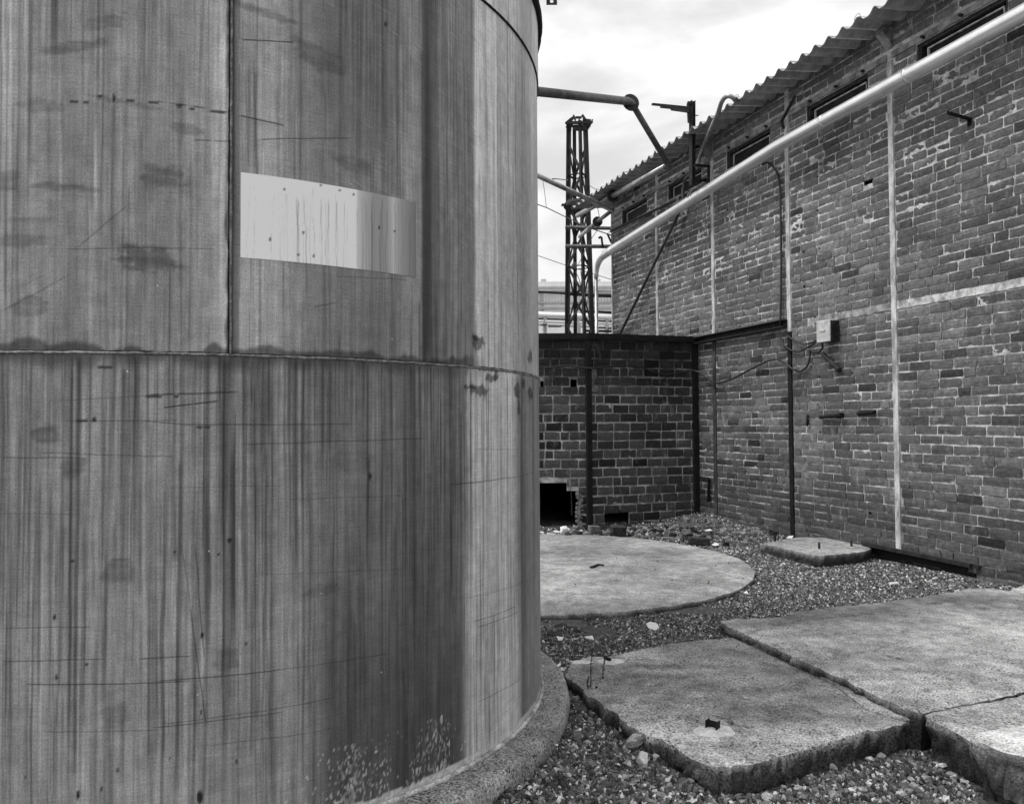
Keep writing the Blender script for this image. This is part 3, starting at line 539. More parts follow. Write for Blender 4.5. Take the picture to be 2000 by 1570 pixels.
# upright weld of the upper course
ub_ = uz(451, 400)[0]/TR; zs = np.linspace(Z_S1, Z_S2, 240)
pts = [(TC[0]+(TR+.002)*math.cos(ub_+.0011*(vnoise(z*30, 0, 2)-.5)), TC[1]+(TR+.002)*math.sin(ub_+.0011*(vnoise(z*30, 0, 2)-.5)), z) for z in zs]
MB().tube(pts, [.0034+.0016*(vnoise(z*70, 1, 3)-.5) for z in zs], 6).obj('upright_weld', MAT['weld'], tank, True)
ub2 = ub_-.0038; pts = [(TC[0]+(TR+.0005)*math.cos(ub2+.0007*(vnoise(z*22, 0, 2)-.5)), TC[1]+(TR+.0005)*math.sin(ub2+.0007*(vnoise(z*22, 0, 2)-.5)), z) for z in zs]
MB().tube(pts, [.0026+.0016*(vnoise(z*40, 1, 3)-.5) for z in zs], 6).obj('upright_weld', MAT['steel_s'], tank, True)
# white painted rectangle
ua, zt = uz(470, 337); ub, _ = uz(812, 400); _, zb = uz(467, 503)
def patch_alb(U, Z):
    px = [467, 640, 688, 694, 700, 730, 755, 768, 780, 800, 812]; gr = [240, 238, 236, 226, 200, 172, 172, 198, 178, 160, 148]
    u_ = [uz(x, 450)[0] for x in px]; g = np.interp(U+.004*(vnoise(Z*4, 0, 3)-.5), u_, gr); g = g*np.clip(g/232, .5, 1)**.8*(1+.03*(fbm(U*30, Z*20, 2, 3)-.5)); rng = np.random.default_rng(9)
    for i in range(75):
        x = rng.uniform(475, 808) if i > 16 else rng.uniform(540, 690); c0 = uz(x, 450)[0]; c = c0+.010*(vnoise(Z*7, i, 3)-.5)+.004*(vnoise(Z*22, i, 5)-.5); wd = rng.uniform(.0010, .0019)*(1.3 if i < 16 else 1)
        zz0 = zt-rng.uniform(0, .06); L_ = rng.uniform(.3, .9); dk = rng.uniform(.06, .22)*(1.15 if i < 16 else 1)
        g = g*(1-dk*np.exp(-((U-c)/wd)**2)*sstep(zz0, zz0-.02, Z)*sstep(zz0-L_, zz0-L_*.6, Z))
    for x, y in ((592, 455), (626, 362), (527, 468), (582, 498), (663, 372), (740, 445), (770, 452), (612, 500), (690, 380), (555, 370)):
        a, b = uz(x, y); g = g*(1-.6*sstep(.006, .003, np.hypot(U-a, Z-b)))
    return np.clip(g2a(g)*.88, .02, .9)
pm = cyl_grid(ua, ub, .0025, zb, zt, .006, TR+.0022, patch_alb); pt = link('painted_rectangle', pm, m_tank('white_patch_paint', False), tank, smooth=True); pt['label'] = 'white painted rectangle with thin dark drips, greyer at its right end'

# tank plinth
def plinth():
    A = np.linspace(0, 2*math.pi, 720, endpoint=False); v, f = [], []
    prof_ = [(TR-.3, Z_PL), (TR, Z_PL), (TR+.05, Z_PL), (TR+.09, Z_PL), (PL_R-.02, Z_PL-.002), (PL_R-.006, Z_PL-.008), (PL_R, Z_PL-.02), (PL_R+.004, Z_PL-.05), (PL_R+.004, Z_PL-.08), (PL_R+.002, Z_PL-.12), (PL_R, Z_PL-.2)]
    k = len(prof_)
    for a in A:
        for j, (R, z) in enumerate(prof_):
            n_ = (fbm(a*26, j*.9, 3, 4)-.5); dr = .012*n_ if j > 3 else 0; dz = .006*n_ if 3 > j > 0 else 0
            v.append((TC[0]+(R+dr)*math.cos(a), TC[1]+(R+dr)*math.sin(a), z+.3*dz))
    N_ = len(A); f = [(i*k+j, ((i+1) % N_)*k+j, ((i+1) % N_)*k+j+1, i*k+j+1) for i in range(N_) for j in range(k-1)]
    o = link('tank_plinth', mesh(v, f), MAT['plinth'], smooth=True); return tag(o, 'round coarse concrete plinth under the steel tank', 'plinth')
plinth()

# ================================================================= BRICKWORK
def brick_variant(rng, rag=1.0):
    # front grid 5 x 3 with ragged rim, plus a back rim; unit length in x, unit height in z, front at y = 0
    xs = np.array([-.5, -.46, 0, .46, .5]); zs_ = np.array([-.5, 0, .5]); v = []
    v2 = []
    for iz, z in enumerate(zs_):
        for ix, x in enumerate(xs):
            edge = ix in (0, 4) or iz in (0, 2); cor = ix in (0, 4) and iz in (0, 2)
            jx = rng.uniform(-.012, .012)*rag*(1 if ix in (0, 4) else 3); jz = rng.uniform(-.07, .05)*rag*(1 if z > 0 else -1) if iz != 1 else 0
            if cor: jx += -.02*np.sign(x)*rng.random()*rag; jz += -.08*np.sign(z)*rng.random()*rag
            v2.append((x+jx, (rng.uniform(-.004, 0) if edge else rng.uniform(-.001, .0025)), z+jz))
    n = len(v2); ringi = [0, 1, 2, 3, 4, 9, 14, 13, 12, 11, 10, 5]
    bk = [(v2[i][0]*1.0, -.045, v2[i][2]) for i in ringi]
    f = []
    for a in range(2):
        for b in range(4): i = a*5+b; f.append((i+1, i, i+5, i+6))
    m_ = len(ringi)
    for i in range(m_): f.append((ringi[i], ringi[(i+1) % m_], n+(i+1) % m_, n+i))
    return np.array(v2+bk), f
rngB = np.random.default_rng(3)
VARS = [brick_variant(rngB) for _ in range(16)]
VME = []
for v, f in VARS:
    me = mesh(v, f, 'brick'); VME.append(me)
VMEb = [x.copy() for x in VME]
for me in VME: me.materials.append(MAT['brick'])
for me in VMEb: me.materials.append(MAT['block'])
def layout(L0, L1, z0, z1, course, length, bh, bl, holes, seed, tintf, header=.1, bond=.5):
    rng = np.random.default_rng(seed); out = []; r = 0; z = z0
    while z < z1-course*.4:
        s = L0-length*((r % 2)*bond+rng.uniform(0, .12)); zc = z+course/2
        while s < L1:
            l = length*(rng.uniform(.94, 1.06)); 
            if rng.random() < header: l = length*.52
            a, b = max(s, L0), min(s+l, L1)
            segs = [(a, b)]
            for h0, h1, k0, k1 in holes:
                if zc > k0 and zc < k1:
                    ns = []
                    for p, q in segs:
                        if q <= h0 or p >= h1: ns.append((p, q)); continue
                        if p < h0: ns.append((p, h0))
                        if q > h1: ns.append((h1, q))
                    segs = ns
            for p, q in segs:
                if q-p > length*.12:
                    out.append(((p+q)/2, zc+.0035*math.sin((p+q)*1.3+r*.7)+rng.uniform(-.0015, .0015), max(q-p-(course-bh)*rng.uniform(.75, 1.3), .02), bh*rng.uniform(.93, 1.03), rng.uniform(-.004, .0045), tintf(rng, (p+q)/2, zc), rng.integers(16), rng.uniform(-.008, .008)))
            s += l
        z += course; r += 1
    return out
def vis_area(fr, b, win):
    s, z, l, h = b[:4]; P = [project(fr.P(s+i*l/2, z+j*h/2, 0)) for i in (-1, 1) for j in (-1, 1)]
    xs, ys = [p[0] for p in P], [p[1] for p in P]
    if min(xs) < win[0] or max(xs) > 1995 or min(ys) < 4 or max(ys) > 1566: return 0
    return (max(xs)-min(xs))*h/(l+1e-6)*0+abs((max(xs)-min(xs))*(ys[1]-ys[0]))
def bricks(fr, lay, nmax, meshes, mat, parent, stuffname, win=(1052,)):
    order = sorted(range(len(lay)), key=lambda i: -vis_area(fr, lay[i], win)); top = set(order[:nmax]); V, Fc, T = [], [], []
    R = Matrix.Rotation(fr.ang, 4, 'Z')
    sg = 1.0
    for i, (s, z, l, h, off, t, k, rot) in enumerate(lay):
        if i in top:
            o = bpy.data.objects.new('brick', meshes[k]); COL.objects.link(o); o.parent = parent
            W_ = Matrix.Translation(fr.P(s, z, off)) @ R @ Matrix.Rotation(rot, 4, 'Y') @ Matrix.Diagonal((l, 1, h, 1))
            o.matrix_world = W_; pl = Matrix.LocRotScale(parent.location, parent.rotation_euler, None).inverted() @ W_
            o.matrix_local = pl; o.matrix_parent_inverse = Matrix(); o.color = (t, t, t, 1)
        else:
            v, f = VARS[k]; x = v[:, 0]*l; y = v[:, 1]; zz = v[:, 2]*h; c, q = math.cos(rot), math.sin(rot); x, zz = x*c+zz*q, zz*c-x*q
            p = np.array(fr.P(s, z, off)); base = sum(len(a) for a in V)
            V.append(np.stack([p[0]+fr.d[0]*x+fr.n[0]*y, p[1]+fr.d[1]*x+fr.n[1]*y, p[2]+zz], -1)); T += [t]*len(v); Fc += [tuple(base+j for j in q_) for q_ in f]
    if V:
        me = mesh(np.concatenate(V), Fc, stuffname); attr(me, 'tint', T); o = link(stuffname, me, mat, parent); o.color = (0, 0, 0, 1); o['kind'] = 'stuff'
def mortar_sheet(fr, L0, L1, z0, z1, step, holes, depthf, mat, parent, name='mortar', back=.22):
    s = np.arange(L0, L1+step/2, step); z = np.arange(z0, z1+step/2, step); S, Z = np.meshgrid(s, z, indexing='ij'); Dp = depthf(S, Z)
    keep = np.ones((len(s)-1, len(z)-1), bool); Sc, Zc = (S[:-1, :-1]+step/2), (Z[:-1, :-1]+step/2)
    for h0, h1, k0, k1 in holes: keep &= ~((Sc > h0) & (Sc < h1) & (Zc > k0) & (Zc < k1))
    n, k = S.shape; I = np.arange(n*k).reshape(n, k); f = np.stack([I[:-1, :-1], I[1:, :-1], I[1:, 1:], I[:-1, 1:]], -1)[keep]
    X = fr.O[0]+fr.d[0]*S+fr.n[0]*Dp; Y = fr.O[1]+fr.d[1]*S+fr.n[1]*Dp; v = np.stack([X, Y, Z], -1).reshape(-1, 3)
    return link(name, mesh(v, f.tolist(), name), mat, parent, smooth=True)

# ---- right hand brick building
B = empty('brick_building', WALL.P(2, 0), 'long brick building with high slot windows, flush painted posts and corrugated eaves', 'building')
S0, S1, ZTOP = -2.4, 7.268, 4.975
POSTS = [-.07, 1.405, 2.888, 4.365, 5.811]
WIN = [(6.10, 6.93), (4.62, 5.49), (3.185, 4.05), (1.683, 2.57), (.20, 1.098), (-1.3, -.4)]
WZ0, WZ1 = 4.44, 4.672
PH = .033
holes = [(a, b, WZ0, WZ1) for a, b in WIN]
pholes = [(p-PH, p+PH, -1, 9) for p in POSTS]
slot = [WALL.U(1693, 357)]; sl = slot[0]
bhole = [(sl[0]-.07, sl[0]+.05, sl[1]-.03, sl[1]+.05)]
band = [(-2.4, 2.60, 2.331, 2.411)]
lint = [(-2.4, 7.27, 4.672, 4.735)]
def tintB(rng, s, z):
    t = rng.normal(.120, .022)*(1.18 if z > 4.3 else 1)
    if rng.random() < .03: t = rng.uniform(.035, .06)
    if rng.random() < .05: t = rng.uniform(.15, .19)
    if z > 3.3 and s > 1: t *= 1.0
    t *= 1+.7*(float(fbm(s*.9, z*.9, 15, 4))-.5)
    if z < .6: t *= .75
    if z < 2.33 and s > 2.9: t *= .72
    k = math.exp(-((s-3.5)/.7)**2-((z-1.3)/.45)**2)+math.exp(-((s-5.2)/.8)**2-((z-2.7)/.4)**2); t *= 1+.3*k
    return max(t, .03)
lay = layout(S0, S1, -.12, ZTOP, .0815, .245, .0708, .235, holes+pholes+bhole+band+lint, 5, tintB)
lay = [b for b in lay if not (b[1] < .12 and .62 < b[0] < 1.83)]
bricks(WALL, lay, 300, VME, MAT['brick'], B, 'brickwork')
def mdepth(S, Z):
    d = -.0078+.006*(fbm(S*9, Z*14, 31, 3)-.5)+.008*(fbm(S*40, Z*45, 33, 2)-.5)
    sm = fbm(S*1.1, Z*1.1, 35, 3); d = d+.003*sstep(.5, .68, sm)*(Z < 4.2)*(fbm(S*16, Z*22, 37, 2)-.25)+.0025*(Z > 3.2)
    d = np.where((Z < .15) & (S > .62) & (S < 1.83), -.10, d); return d
mortar_sheet(WALL, S0, S1, -.15, ZTOP+.02, .02, holes+bhole, mdepth, MAT['mortar'], B)
# window openings: reveals, frames, panes
for a, b in WIN:
    f = MB(); c = (a+b)/2; dn = -.06
    def bx(mb, s0, s1, z0, z1, o0, o1):
        v = [WALL.P(s, z, o) for s in (s0, s1) for o in (o0, o1) for z in (z0, z1)]
        mb.add(v, [(0, 1, 3, 2), (4, 6, 7, 5), (0, 4, 5, 1), (2, 3, 7, 6), (0, 2, 6, 4), (1, 5, 7, 3)]); return mb
    for q in ((a, a+.035, WZ0, WZ1, -.09, -.028), (b-.035, b, WZ0, WZ1, -.09, -.028), (a+.035, b-.035, WZ1-.03, WZ1, -.09, -.028), (a+.035, b-.035, WZ0, WZ0+.03, -.09, -.028)): bx(f, *q)
    wo_ = f.obj('window_frame', MAT['wood'], B)
    f = MB()
    for q in ((a+.07, a+.08, WZ0+.04, WZ1-.05, -.075, -.055), (b-.08, b-.07, WZ0+.04, WZ1-.05, -.075, -.055), (a+.07, b-.07, WZ1-.06, WZ1-.05, -.075, -.055)): bx(f, *q)
    f.obj('bead', MAT['paint'], wo_)
    bx(MB(), a+.035, b-.035, WZ0+.03, WZ1-.03, -.085, -.078).obj('pane', MAT['pane'], wo_)  # near-black pane colour stands for the unlit room inside
    bx(MB(), a-.01, b+.01, WZ0-.02, WZ0, -.2, .004).obj('window_sill', MAT['lintel'], B, bevel=.003)
    r = MB()
    for q in ((a-.02, a-.001, WZ0, WZ1, -.2, -.012), (b+.001, b+.02, WZ0, WZ1, -.2, -.012)): bx(r, *q)
    r.obj('reveal', MAT['oldconc'], B)
# pale lintel beam in lengths, with bolts under it
def rough_beam(s0, s1, z0, z1, o0, o1, mat, name, seed, amp=.004, parent=B):
    n = int((s1-s0)/.03)+1; v = []
    for i in range(n+1):
        s = s0+(s1-s0)*i/n
        for j, (z, o) in enumerate(((z0, o0), (z0, o1), (z1, o1), (z1, o0))):
            v.append(WALL.P(s, z+amp*(2*vnoise(s*14, j, seed)-1), o+amp*.6*(2*vnoise(s*17, j+7, seed)-1)*(j in (1, 2))))
    f = [(i*4+j, i*4+(j+1) % 4, (i+1)*4+(j+1) % 4, (i+1)*4+j) for i in range(n) for j in range(4)]+[(3, 2, 1, 0), (n*4, n*4+1, n*4+2, n*4+3)]
    return link(name, mesh(v, f), mat, parent)
edges = [S0]+POSTS+[S1]
for i in range(len(edges)-1):
    rough_beam(edges[i]+PH, edges[i+1]-PH, 4.676, 4.732, -.05, .012, MAT['lintel'], 'lintel', 80+i)
for a, b in WIN:
    for s in (a+.03, a+.45*(b-a), b-.1):
        MB().tube([WALL.P(s, 4.695, .0), WALL.P(s, 4.695, .045)], .014, 8).obj('bolt', MAT['rust'], B)
# string course (fades out to the left)
for i, (a, b) in enumerate(((-2.4, -.07-PH), (-.07+PH, 1.405-PH), (1.405+PH, 2.5))):
    rough_beam(a, b, 2.338, 2.406, -.04, .004, m_simple('flaking_band_%d' % i, (.55, .5, .3)[i], .85, .2, 0, .5, 14, .3) if True else None, 'string_course', 90+i, .004)
# posts: pale steel flanges flush in the brickwork; dirty and dark below the ledge beam
for i, p in enumerate(POSTS):
    lo = 2.35 if i in (2, 3) else (-.05 if i != 1 else .10)
    cut = {2: 2.30, 3: 2.36}.get(i)
    mb = MB(); v = [WALL.P(p+a, z, o) for z in ((cut or lo), 4.66) for a, o in ((-PH+.003, -.03), (PH-.003, -.03), (PH-.003, .010), (-PH+.003, .010))]
    mb.add(v, [(0, 1, 5, 4), (1, 2, 6, 5), (2, 3, 7, 6), (3, 0, 4, 7), (3, 2, 1, 0), (4, 5, 6, 7)])
    po = mb.obj('post', MAT['paint'], B, bevel=.003)
    if cut:
        mb = MB(); v = [WALL.P(p+a, z, o) for z in (-.1, cut) for a, o in ((-PH+.002, -.03), (PH-.002, -.03), (PH-.002, .012), (-PH+.002, .012))]
        mb.add(v, [(0, 1, 5, 4), (1, 2, 6, 5), (2, 3, 7, 6), (3, 0, 4, 7), (3, 2, 1, 0), (4, 5, 6, 7)]).obj('post', MAT['paint_d' if i == 3 else 'steel_s'], B, bevel=.003)['label'] = 'dark sooty foot of the post'
MB().bar(WALL.P(S1+.006, -.1, -.03), WALL.P(S1+.006, 4.97, -.03), .02, .09, (WALL.n[0], WALL.n[1], 0)).obj('corner_post', MAT['paint'], B)
# far gable end and back of the building
gd = WALL.n
bxm = MB(); v = [WALL.P(s, z, o) for s in (S0, S1-.001) for o in (-5, -.03) for z in (-.1, 4.96)]
bxm.add(v, [(0, 1, 3, 2), (4, 6, 7, 5), (0, 2, 6, 4), (1, 5, 7, 3), (0, 4, 5, 1)]).obj('side_wall', MAT['oldconc'], B)
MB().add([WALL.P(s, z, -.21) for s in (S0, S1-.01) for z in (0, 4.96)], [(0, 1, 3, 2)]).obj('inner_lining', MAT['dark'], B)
# corrugated fibre cement sheets oversailing the wall head
PIT = .187; OVER = .42
def sheet_z(o): return 4.995-.11*(o)
s = -2.4; k = 0
while s < 7.62:
    s1_ = s+PIT*5; n = 5*12; v, f = [], []; lift = .007*(k % 2); rg = np.random.default_rng(k)
    oe = OVER+rg.uniform(-.012, .012)
    offs = [oe, oe-.08, .15, 0, -.6, -1.6]
    for i in range(n+1):
        q = s+(s1_+.05-s)*i/n; ph = (q+2.4)/PIT*2*math.pi; cz = .026*(math.cos(ph)+.22*math.cos(2*ph))
        for o in offs: v.append(WALL.P(q, sheet_z(o)+cz+lift, o))
    m_ = len(offs); nv = len(v); v += [(a, b, c-.0075) for a, b, c in v]
    for i in range(n):
        for j in range(m_-1):
            a = i*m_+j; f += [(a, a+1, a+m_+1, a+m_), (nv+a, nv+a+m_, nv+a+m_+1, nv+a+1)]
        f.append((i*m_, (i+1)*m_, nv+(i+1)*m_, nv+i*m_))
    f += [(j, nv+j, nv+j+1, j+1) for j in range(m_-1)]+[(n*m_+j, n*m_+j+1, nv+n*m_+j+1, nv+n*m_+j) for j in range(m_-1)]
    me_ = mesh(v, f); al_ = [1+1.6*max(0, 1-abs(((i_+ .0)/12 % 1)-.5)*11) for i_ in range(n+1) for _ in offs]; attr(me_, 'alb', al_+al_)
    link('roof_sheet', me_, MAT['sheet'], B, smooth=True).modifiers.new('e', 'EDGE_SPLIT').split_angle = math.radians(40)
    if k % 2 == 0:
        wv = smoothpts([WALL.P(s+.02, sheet_z(OVER)+.02, OVER-.05), WALL.P(s-.01, sheet_z(OVER)+.06, OVER-.01), WALL.P(s+.06, sheet_z(OVER)+.055, OVER-.02), WALL.P(s+.1, sheet_z(OVER)+.02, OVER-.06)], 4)
        MB().tube(wv, .0025, 5).obj('fixing_wire', MAT['rust'], B)
    s = s1_; k += 1
# corbel brackets at the head of two posts
for sp in (1.405,):
    mb = MB(); v = [WALL.P(sp+a, z, o) for a in (-.045, .045) for z, o in ((4.96, 0), (4.96, .10), (4.90, .12), (4.80, .015), (4.77, .012))]
    mb.add(v, [(0, 1, 2, 3, 4), (9, 8, 7, 6, 5)]+[(i, 5+i, 5+(i+1) % 5, (i+1) % 5) for i in range(5)]).obj('corbel', MAT['lintel'], B, bevel=.004)
mb = MB(); mb.bar(WALL.PU(1530, 252, .02), WALL.PU(1527, 236, .05), .03, .012); mb.bar(WALL.PU(1527, 237, .05), WALL.PU(1553, 188, .16), .032, .012); mb.obj('bent_strap', MAT['rust'], B)
for (x, y) in ((1395, 300), (1360, 280)):
    pass
# concrete haunch behind the post bracket at s = 4.37
mb = MB(); v = [WALL.P(4.40+a, z, o) for a in (-.05, .07) for z, o in ((4.94, 0), (4.94, .10), (4.88, .12), (4.74, .02), (4.70, 0))]
mb.add(v, [(0, 1, 2, 3, 4), (9, 8, 7, 6, 5)]+[(i, 5+i, 5+(i+1) % 5, (i+1) % 5) for i in range(5)]).obj('corbel', MAT['oldconc'], B, bevel=.004)
# socket in the brickwork
MB().box(WALL.P(sl[0]-.01, sl[1]+.01, -.06), (.14, .02, .1), Matrix.Rotation(WALL.ang, 3, 'Z')).obj('socket', MAT['dark'], B)
# recess lining below the base beam
# round putlog holes, their dark inside painted as black discs
for x, y, r in [(1570, 492, .012), (1571, 559, .012), (1600, 485, .008), (1604, 553, .007), (1597, 411, .01), (1592, 620, .012), (1665, 729, .009), (1601, 735, .012), (1598, 790, .01), (1602, 843, .008), (1660, 788, .007), (1390, 452, .0), (1421, 410, .012), (1560, 421, .007), (1575, 426, .007), (1557, 546, .006), (1560, 510, .006), (1440, 685, .009), (1555, 617, .008), (1601, 795, .009), (1655, 763, .006), (1700, 1002, .014), (1670, 432, .006), (1663, 336, .009), (1597, 345, .008), (1537, 838, .01)]:
    if not r: continue
    s_, z_ = WALL.U(x, y); p = WALL.P(s_, z_, .0055); q = WALL.P(s_, z_, -.01)
    MB().tube([q, p], [r, r*.9], 9).obj('hole_disc', MAT['dark'], B)

# ---- dark block wall (bund) ---------------------------------------------
W2 = empty('block_wall', BW1.P(.8, 0), 'sooty block wall in the corner with dark steel posts, a steel cap and holes at its foot', 'wall')
def fhole(fr, x0, y0, x1, y1):
    a, za = fr.U(x0, y0); b, zb_ = fr.U(x1, y1); return (min(a, b), max(a, b), min(za, zb_), max(za, zb_))
h1 = [fhole(BW1, 1181, 998, 1229, 1050)]
h2 = [fhole(BW2, 1040, 942, 1107, 1060), fhole(BW2, 1106, 960, 1130, 1060), fhole(BW2, 1113, 742, 1127, 760), fhole(BW2, 1054, 743, 1062, 760)]
def tintD(rng, s, z):
    t = rng.normal(.078, .022)*(1+.9*(float(fbm(s*1.3+4, z*1.3, 25, 3))-.5))*(1.0 if z > .9 else .95)
    if rng.random() < .08: t *= .55
    return max(t, .02)
CZ = .1155
l1 = layout(.0, BWL-.02, -.07, 2.36, CZ, .228, .101, .21, h1, 6, tintD, .14); l2 = layout(.03, 1.9, -.07, 2.36, CZ, .215, .101, .2, h2, 8, tintD, .14)
l1 = [b[:3]+(b[3], b[4]*1.2)+b[5:] for b in l1]
bricks(BW1, l1, 400, VMEb, MAT['block'], W2, 'brickwork'); 
vis = [b for b in l2 if project(BW2.P(b[0]+b[2]/2, b[1]))[0] > 1010][:]
hid = [b for b in l2 if b not in vis]
bricks(BW2, vis, 400, VMEb, MAT['block'], W2, 'brickwork')
bricks(BW2, hid, 0, VMEb, MAT['block'], W2, 'brickwork')
def md2(S, Z): return -.008+.005*(fbm(S*9, Z*9, 131, 3)-.5)+.006*(fbm(S*40, Z*40, 133, 2)-.5)+.02*sstep(.74, .80, fbm(S*2.6, Z*2.6, 137, 3))
mortar_sheet(BW1, -.02, BWL, -.1, 2.38, .02, h1, md2, MAT['mortar_d'], W2); mortar_sheet(BW2, 0, 1.9, -.1, 2.38, .02, h2, md2, MAT['mortar_d'], W2)
rg = random.Random(31); mb = MB()
for i in range(46):                            # broken mortar and brick ends down the side of the opening
    y = 960+i*2.1; p = BW2.PU(1131+rg.uniform(-4, 5), y, .0); q = rg.uniform(.02, .05); mb.box(p, (q, .06, q*.8), Matrix.Rotation(rg.uniform(-.5, .5), 3, 'Y') @ Matrix.Rotation(rg.uniform(-.4, .4), 3, 'Z'))
tag(mb.obj('broken_edge', MAT['oldconc'], W2), kind='stuff')
# room added behind to keep the holes dark: black walls, unseen roof
P_ = [BW1.P(-.0, 0, -.05)[:2], BW1.P(BWL, 0, -.05)[:2], BW2.P(1.95, 0, -.05)[:2], BW2.P(1.95, 0, -2.2)[:2], BW1.P(.6, 0, -2.6)[:2]]
n = len(P_); v = [(x, y, 2.30) for x, y in P_]+[(x, y, -.1) for x, y in P_]
MB().add(v, [tuple(range(n))]).obj('unseen_roof', MAT['roof'], W2)
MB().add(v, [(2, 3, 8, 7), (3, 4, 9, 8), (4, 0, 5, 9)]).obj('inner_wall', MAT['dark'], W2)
MB().tube([D(1116, 955, 10.35), D(1117, 1006, 10.35)], .012, 8).obj('inner_pipe', MAT['dull'], W2)
for fr, s_, z0, z1, wd in ((BW1, .03, 0, 2.36, .075), (BW1, BWL-.0, -.05, 2.3, .07)):
    MB().bar(fr.P(s_, z0, .015), fr.P(s_, z1, .015), wd, .05, (fr.n[0], fr.n[1], 0)).obj('steel_post', MAT['steel_s'], W2, bevel=.003)
MB().bar(BW1.P(-.02, 2.40, .0), BW1.P(BWL+.02, 2.40, .0), .12, .075, (0, 0, 1), 'C').obj('steel_cap', MAT['steel_s'], W2)
MB().bar(BW2.P(-.02, 2.40, .0), BW2.P(1.95, 2.40, .0), .12, .075, (0, 0, 1), 'C').obj('steel_cap', MAT['steel_s'], W2)
# crumbling mortar bed on the cap
mb = MB(); rg = random.Random(4)
for i in range(60):
    s_ = rg.uniform(0, BWL); mb.box(BW1.P(s_, 2.44, rg.uniform(-.04, .04)), (rg.uniform(.01, .05), rg.uniform(.01, .03), rg.uniform(.004, .014)), Matrix.Rotation(rg.uniform(0, 3), 3, 'Z'))
tag(mb.obj('cap_debris', MAT['steel_s'], W2), kind='stuff')
# ledge beam fixed along the brick wall
a, b = WALL.P(4.80, 2.385, .04), WALL.P(2.91, 2.395, .04)
lb = MB().bar(a, b, .08, .085, (0, 0, 1), 'C').obj('ledge_beam', MAT['rust']); tag(lb, 'dark rusty channel beam fixed along the brick wall above the corner', 'beam')
bb = empty('base_beam', WALL.P(1.2, .11, .03), 'dark steel beam let into the foot of the brick wall', 'beam')
MB().bar(WALL.P(1.83, .13, -.01), WALL.P(.62, .115, -.01), .11, .03, (0, 0, 1)).obj('top_flange', MAT['rust'], bb)
MB().bar(WALL.P(1.83, .085, -.02), WALL.P(.62, .07, -.02), .012, .07, (0, 0, 1)).obj('web', MAT['steel_s'], bb)
MB().bar(WALL.P(.60, .115, -.01), WALL.P(.55, .113, -.01), .09, .025, (0, 0, 1)).obj('end_lug', MAT['rust'], bb)

# ================================================================= PIPES
def elbow(p0, c, p1, r, k=8):                 # quadratic bend
    p0, c, p1 = Vector(p0), Vector(c), Vector(p1); return [p0*(1-t)**2+c*2*t*(1-t)+p1*t*t for t in np.linspace(0, 1, k)]
PR = .066
bp = empty('overhead_pipe', WALL.P(3, 4.3, .2), 'thick shiny clad pipe running along the brick wall below the slot windows', 'pipe')
e0 = WALL.PU(1164, 508, .2); st = [WALL.PU(1200, 485, .2), WALL.PU(1520, 285, .2), WALL.PU(2000, 25, .2)]
vdir = (Vector(st[2])-Vector(st[1])).normalized(); far = Vector(st[2])+vdir*2.2
MB().tube([Vector(e0).lerp(Vector(st[0]), .45), st[0], Vector(st[0]).lerp(Vector(st[1]), .33), Vector(st[0]).lerp(Vector(st[1]), .66), st[1], Vector(st[1]).lerp(Vector(st[2]), .5), st[2], far], PR, 40).obj('pipe_run', MAT['clad'], bp, True)
eb = elbow(Vector(e0).lerp(Vector(st[0]), .45), Vector(e0), Vector(e0)+Vector((0, 0, -.3)), PR)
MB().tube(eb, [PR*(1-.45*t) for t in np.linspace(0, 1, 8)], 24).obj('elbow', MAT['clad'], bp, True)
MB().tube([eb[-1], Vector(eb[-1])+Vector((0, 0, -3.6))], .028, 16).obj('down_pipe', MAT['galv'], bp, True)
for x in (1352, 1357): 
    q = Vector(WALL.PU(x, 384 if x == 1352 else 381, .2)); MB().disc(q, vdir, PR+.006, .012).obj('joint_ring', MAT['galv'], bp, True)
for t in (.25, .62):
    q = Vector(st[1]).lerp(Vector(st[2]), t); MB().disc(q, vdir, PR+.0015, .03).obj('joint_ring', MAT['clad'], bp, True)
# diagonal strut/thin pipe from above the big pipe down behind the block wall
dp = smoothpts([WALL.PU(1349, 340, .06), WALL.PU(1338, 352, .06), WALL.PU(1334, 375, .07), WALL.PU(1335, 395, .07), WALL.PU(1328, 412, .07)], 5)+[Vector(WALL.PU(1322, 425, .07)), Vector(WALL.PU(1206, 662, .07))]
tag(MB().tube(dp, .0225, 12).obj('drain_pipe', MAT['dull'], None, True), 'thin dark pipe slanting down the far end of the brick wall', 'pipe')
# rail under the far windows
rl = empty('wall_rail', WALL.P(6.2, 4.42, .05), 'thin dark rail below the far slot windows with a bracket past the corner', 'rail')
MB().bar(WALL.PU(1190, 452, .08), WALL.PU(1318, 391, .08), .035, .04, (0, 0, 1), 'L').obj('rail_bar', MAT['rust'], rl)
mb = MB(); mb.bar(WALL.PU(1186, 456, .08), WALL.PU(1193, 472, .02), .035, .02); mb.bar(WALL.PU(1193, 472, .02), WALL.PU(1197, 478, -.02), .03, .02); mb.bar(WALL.PU(1186, 456, .08), WALL.PU(1198, 461, .02), .01, .01); mb.obj('bracket', MAT['rust'], rl)
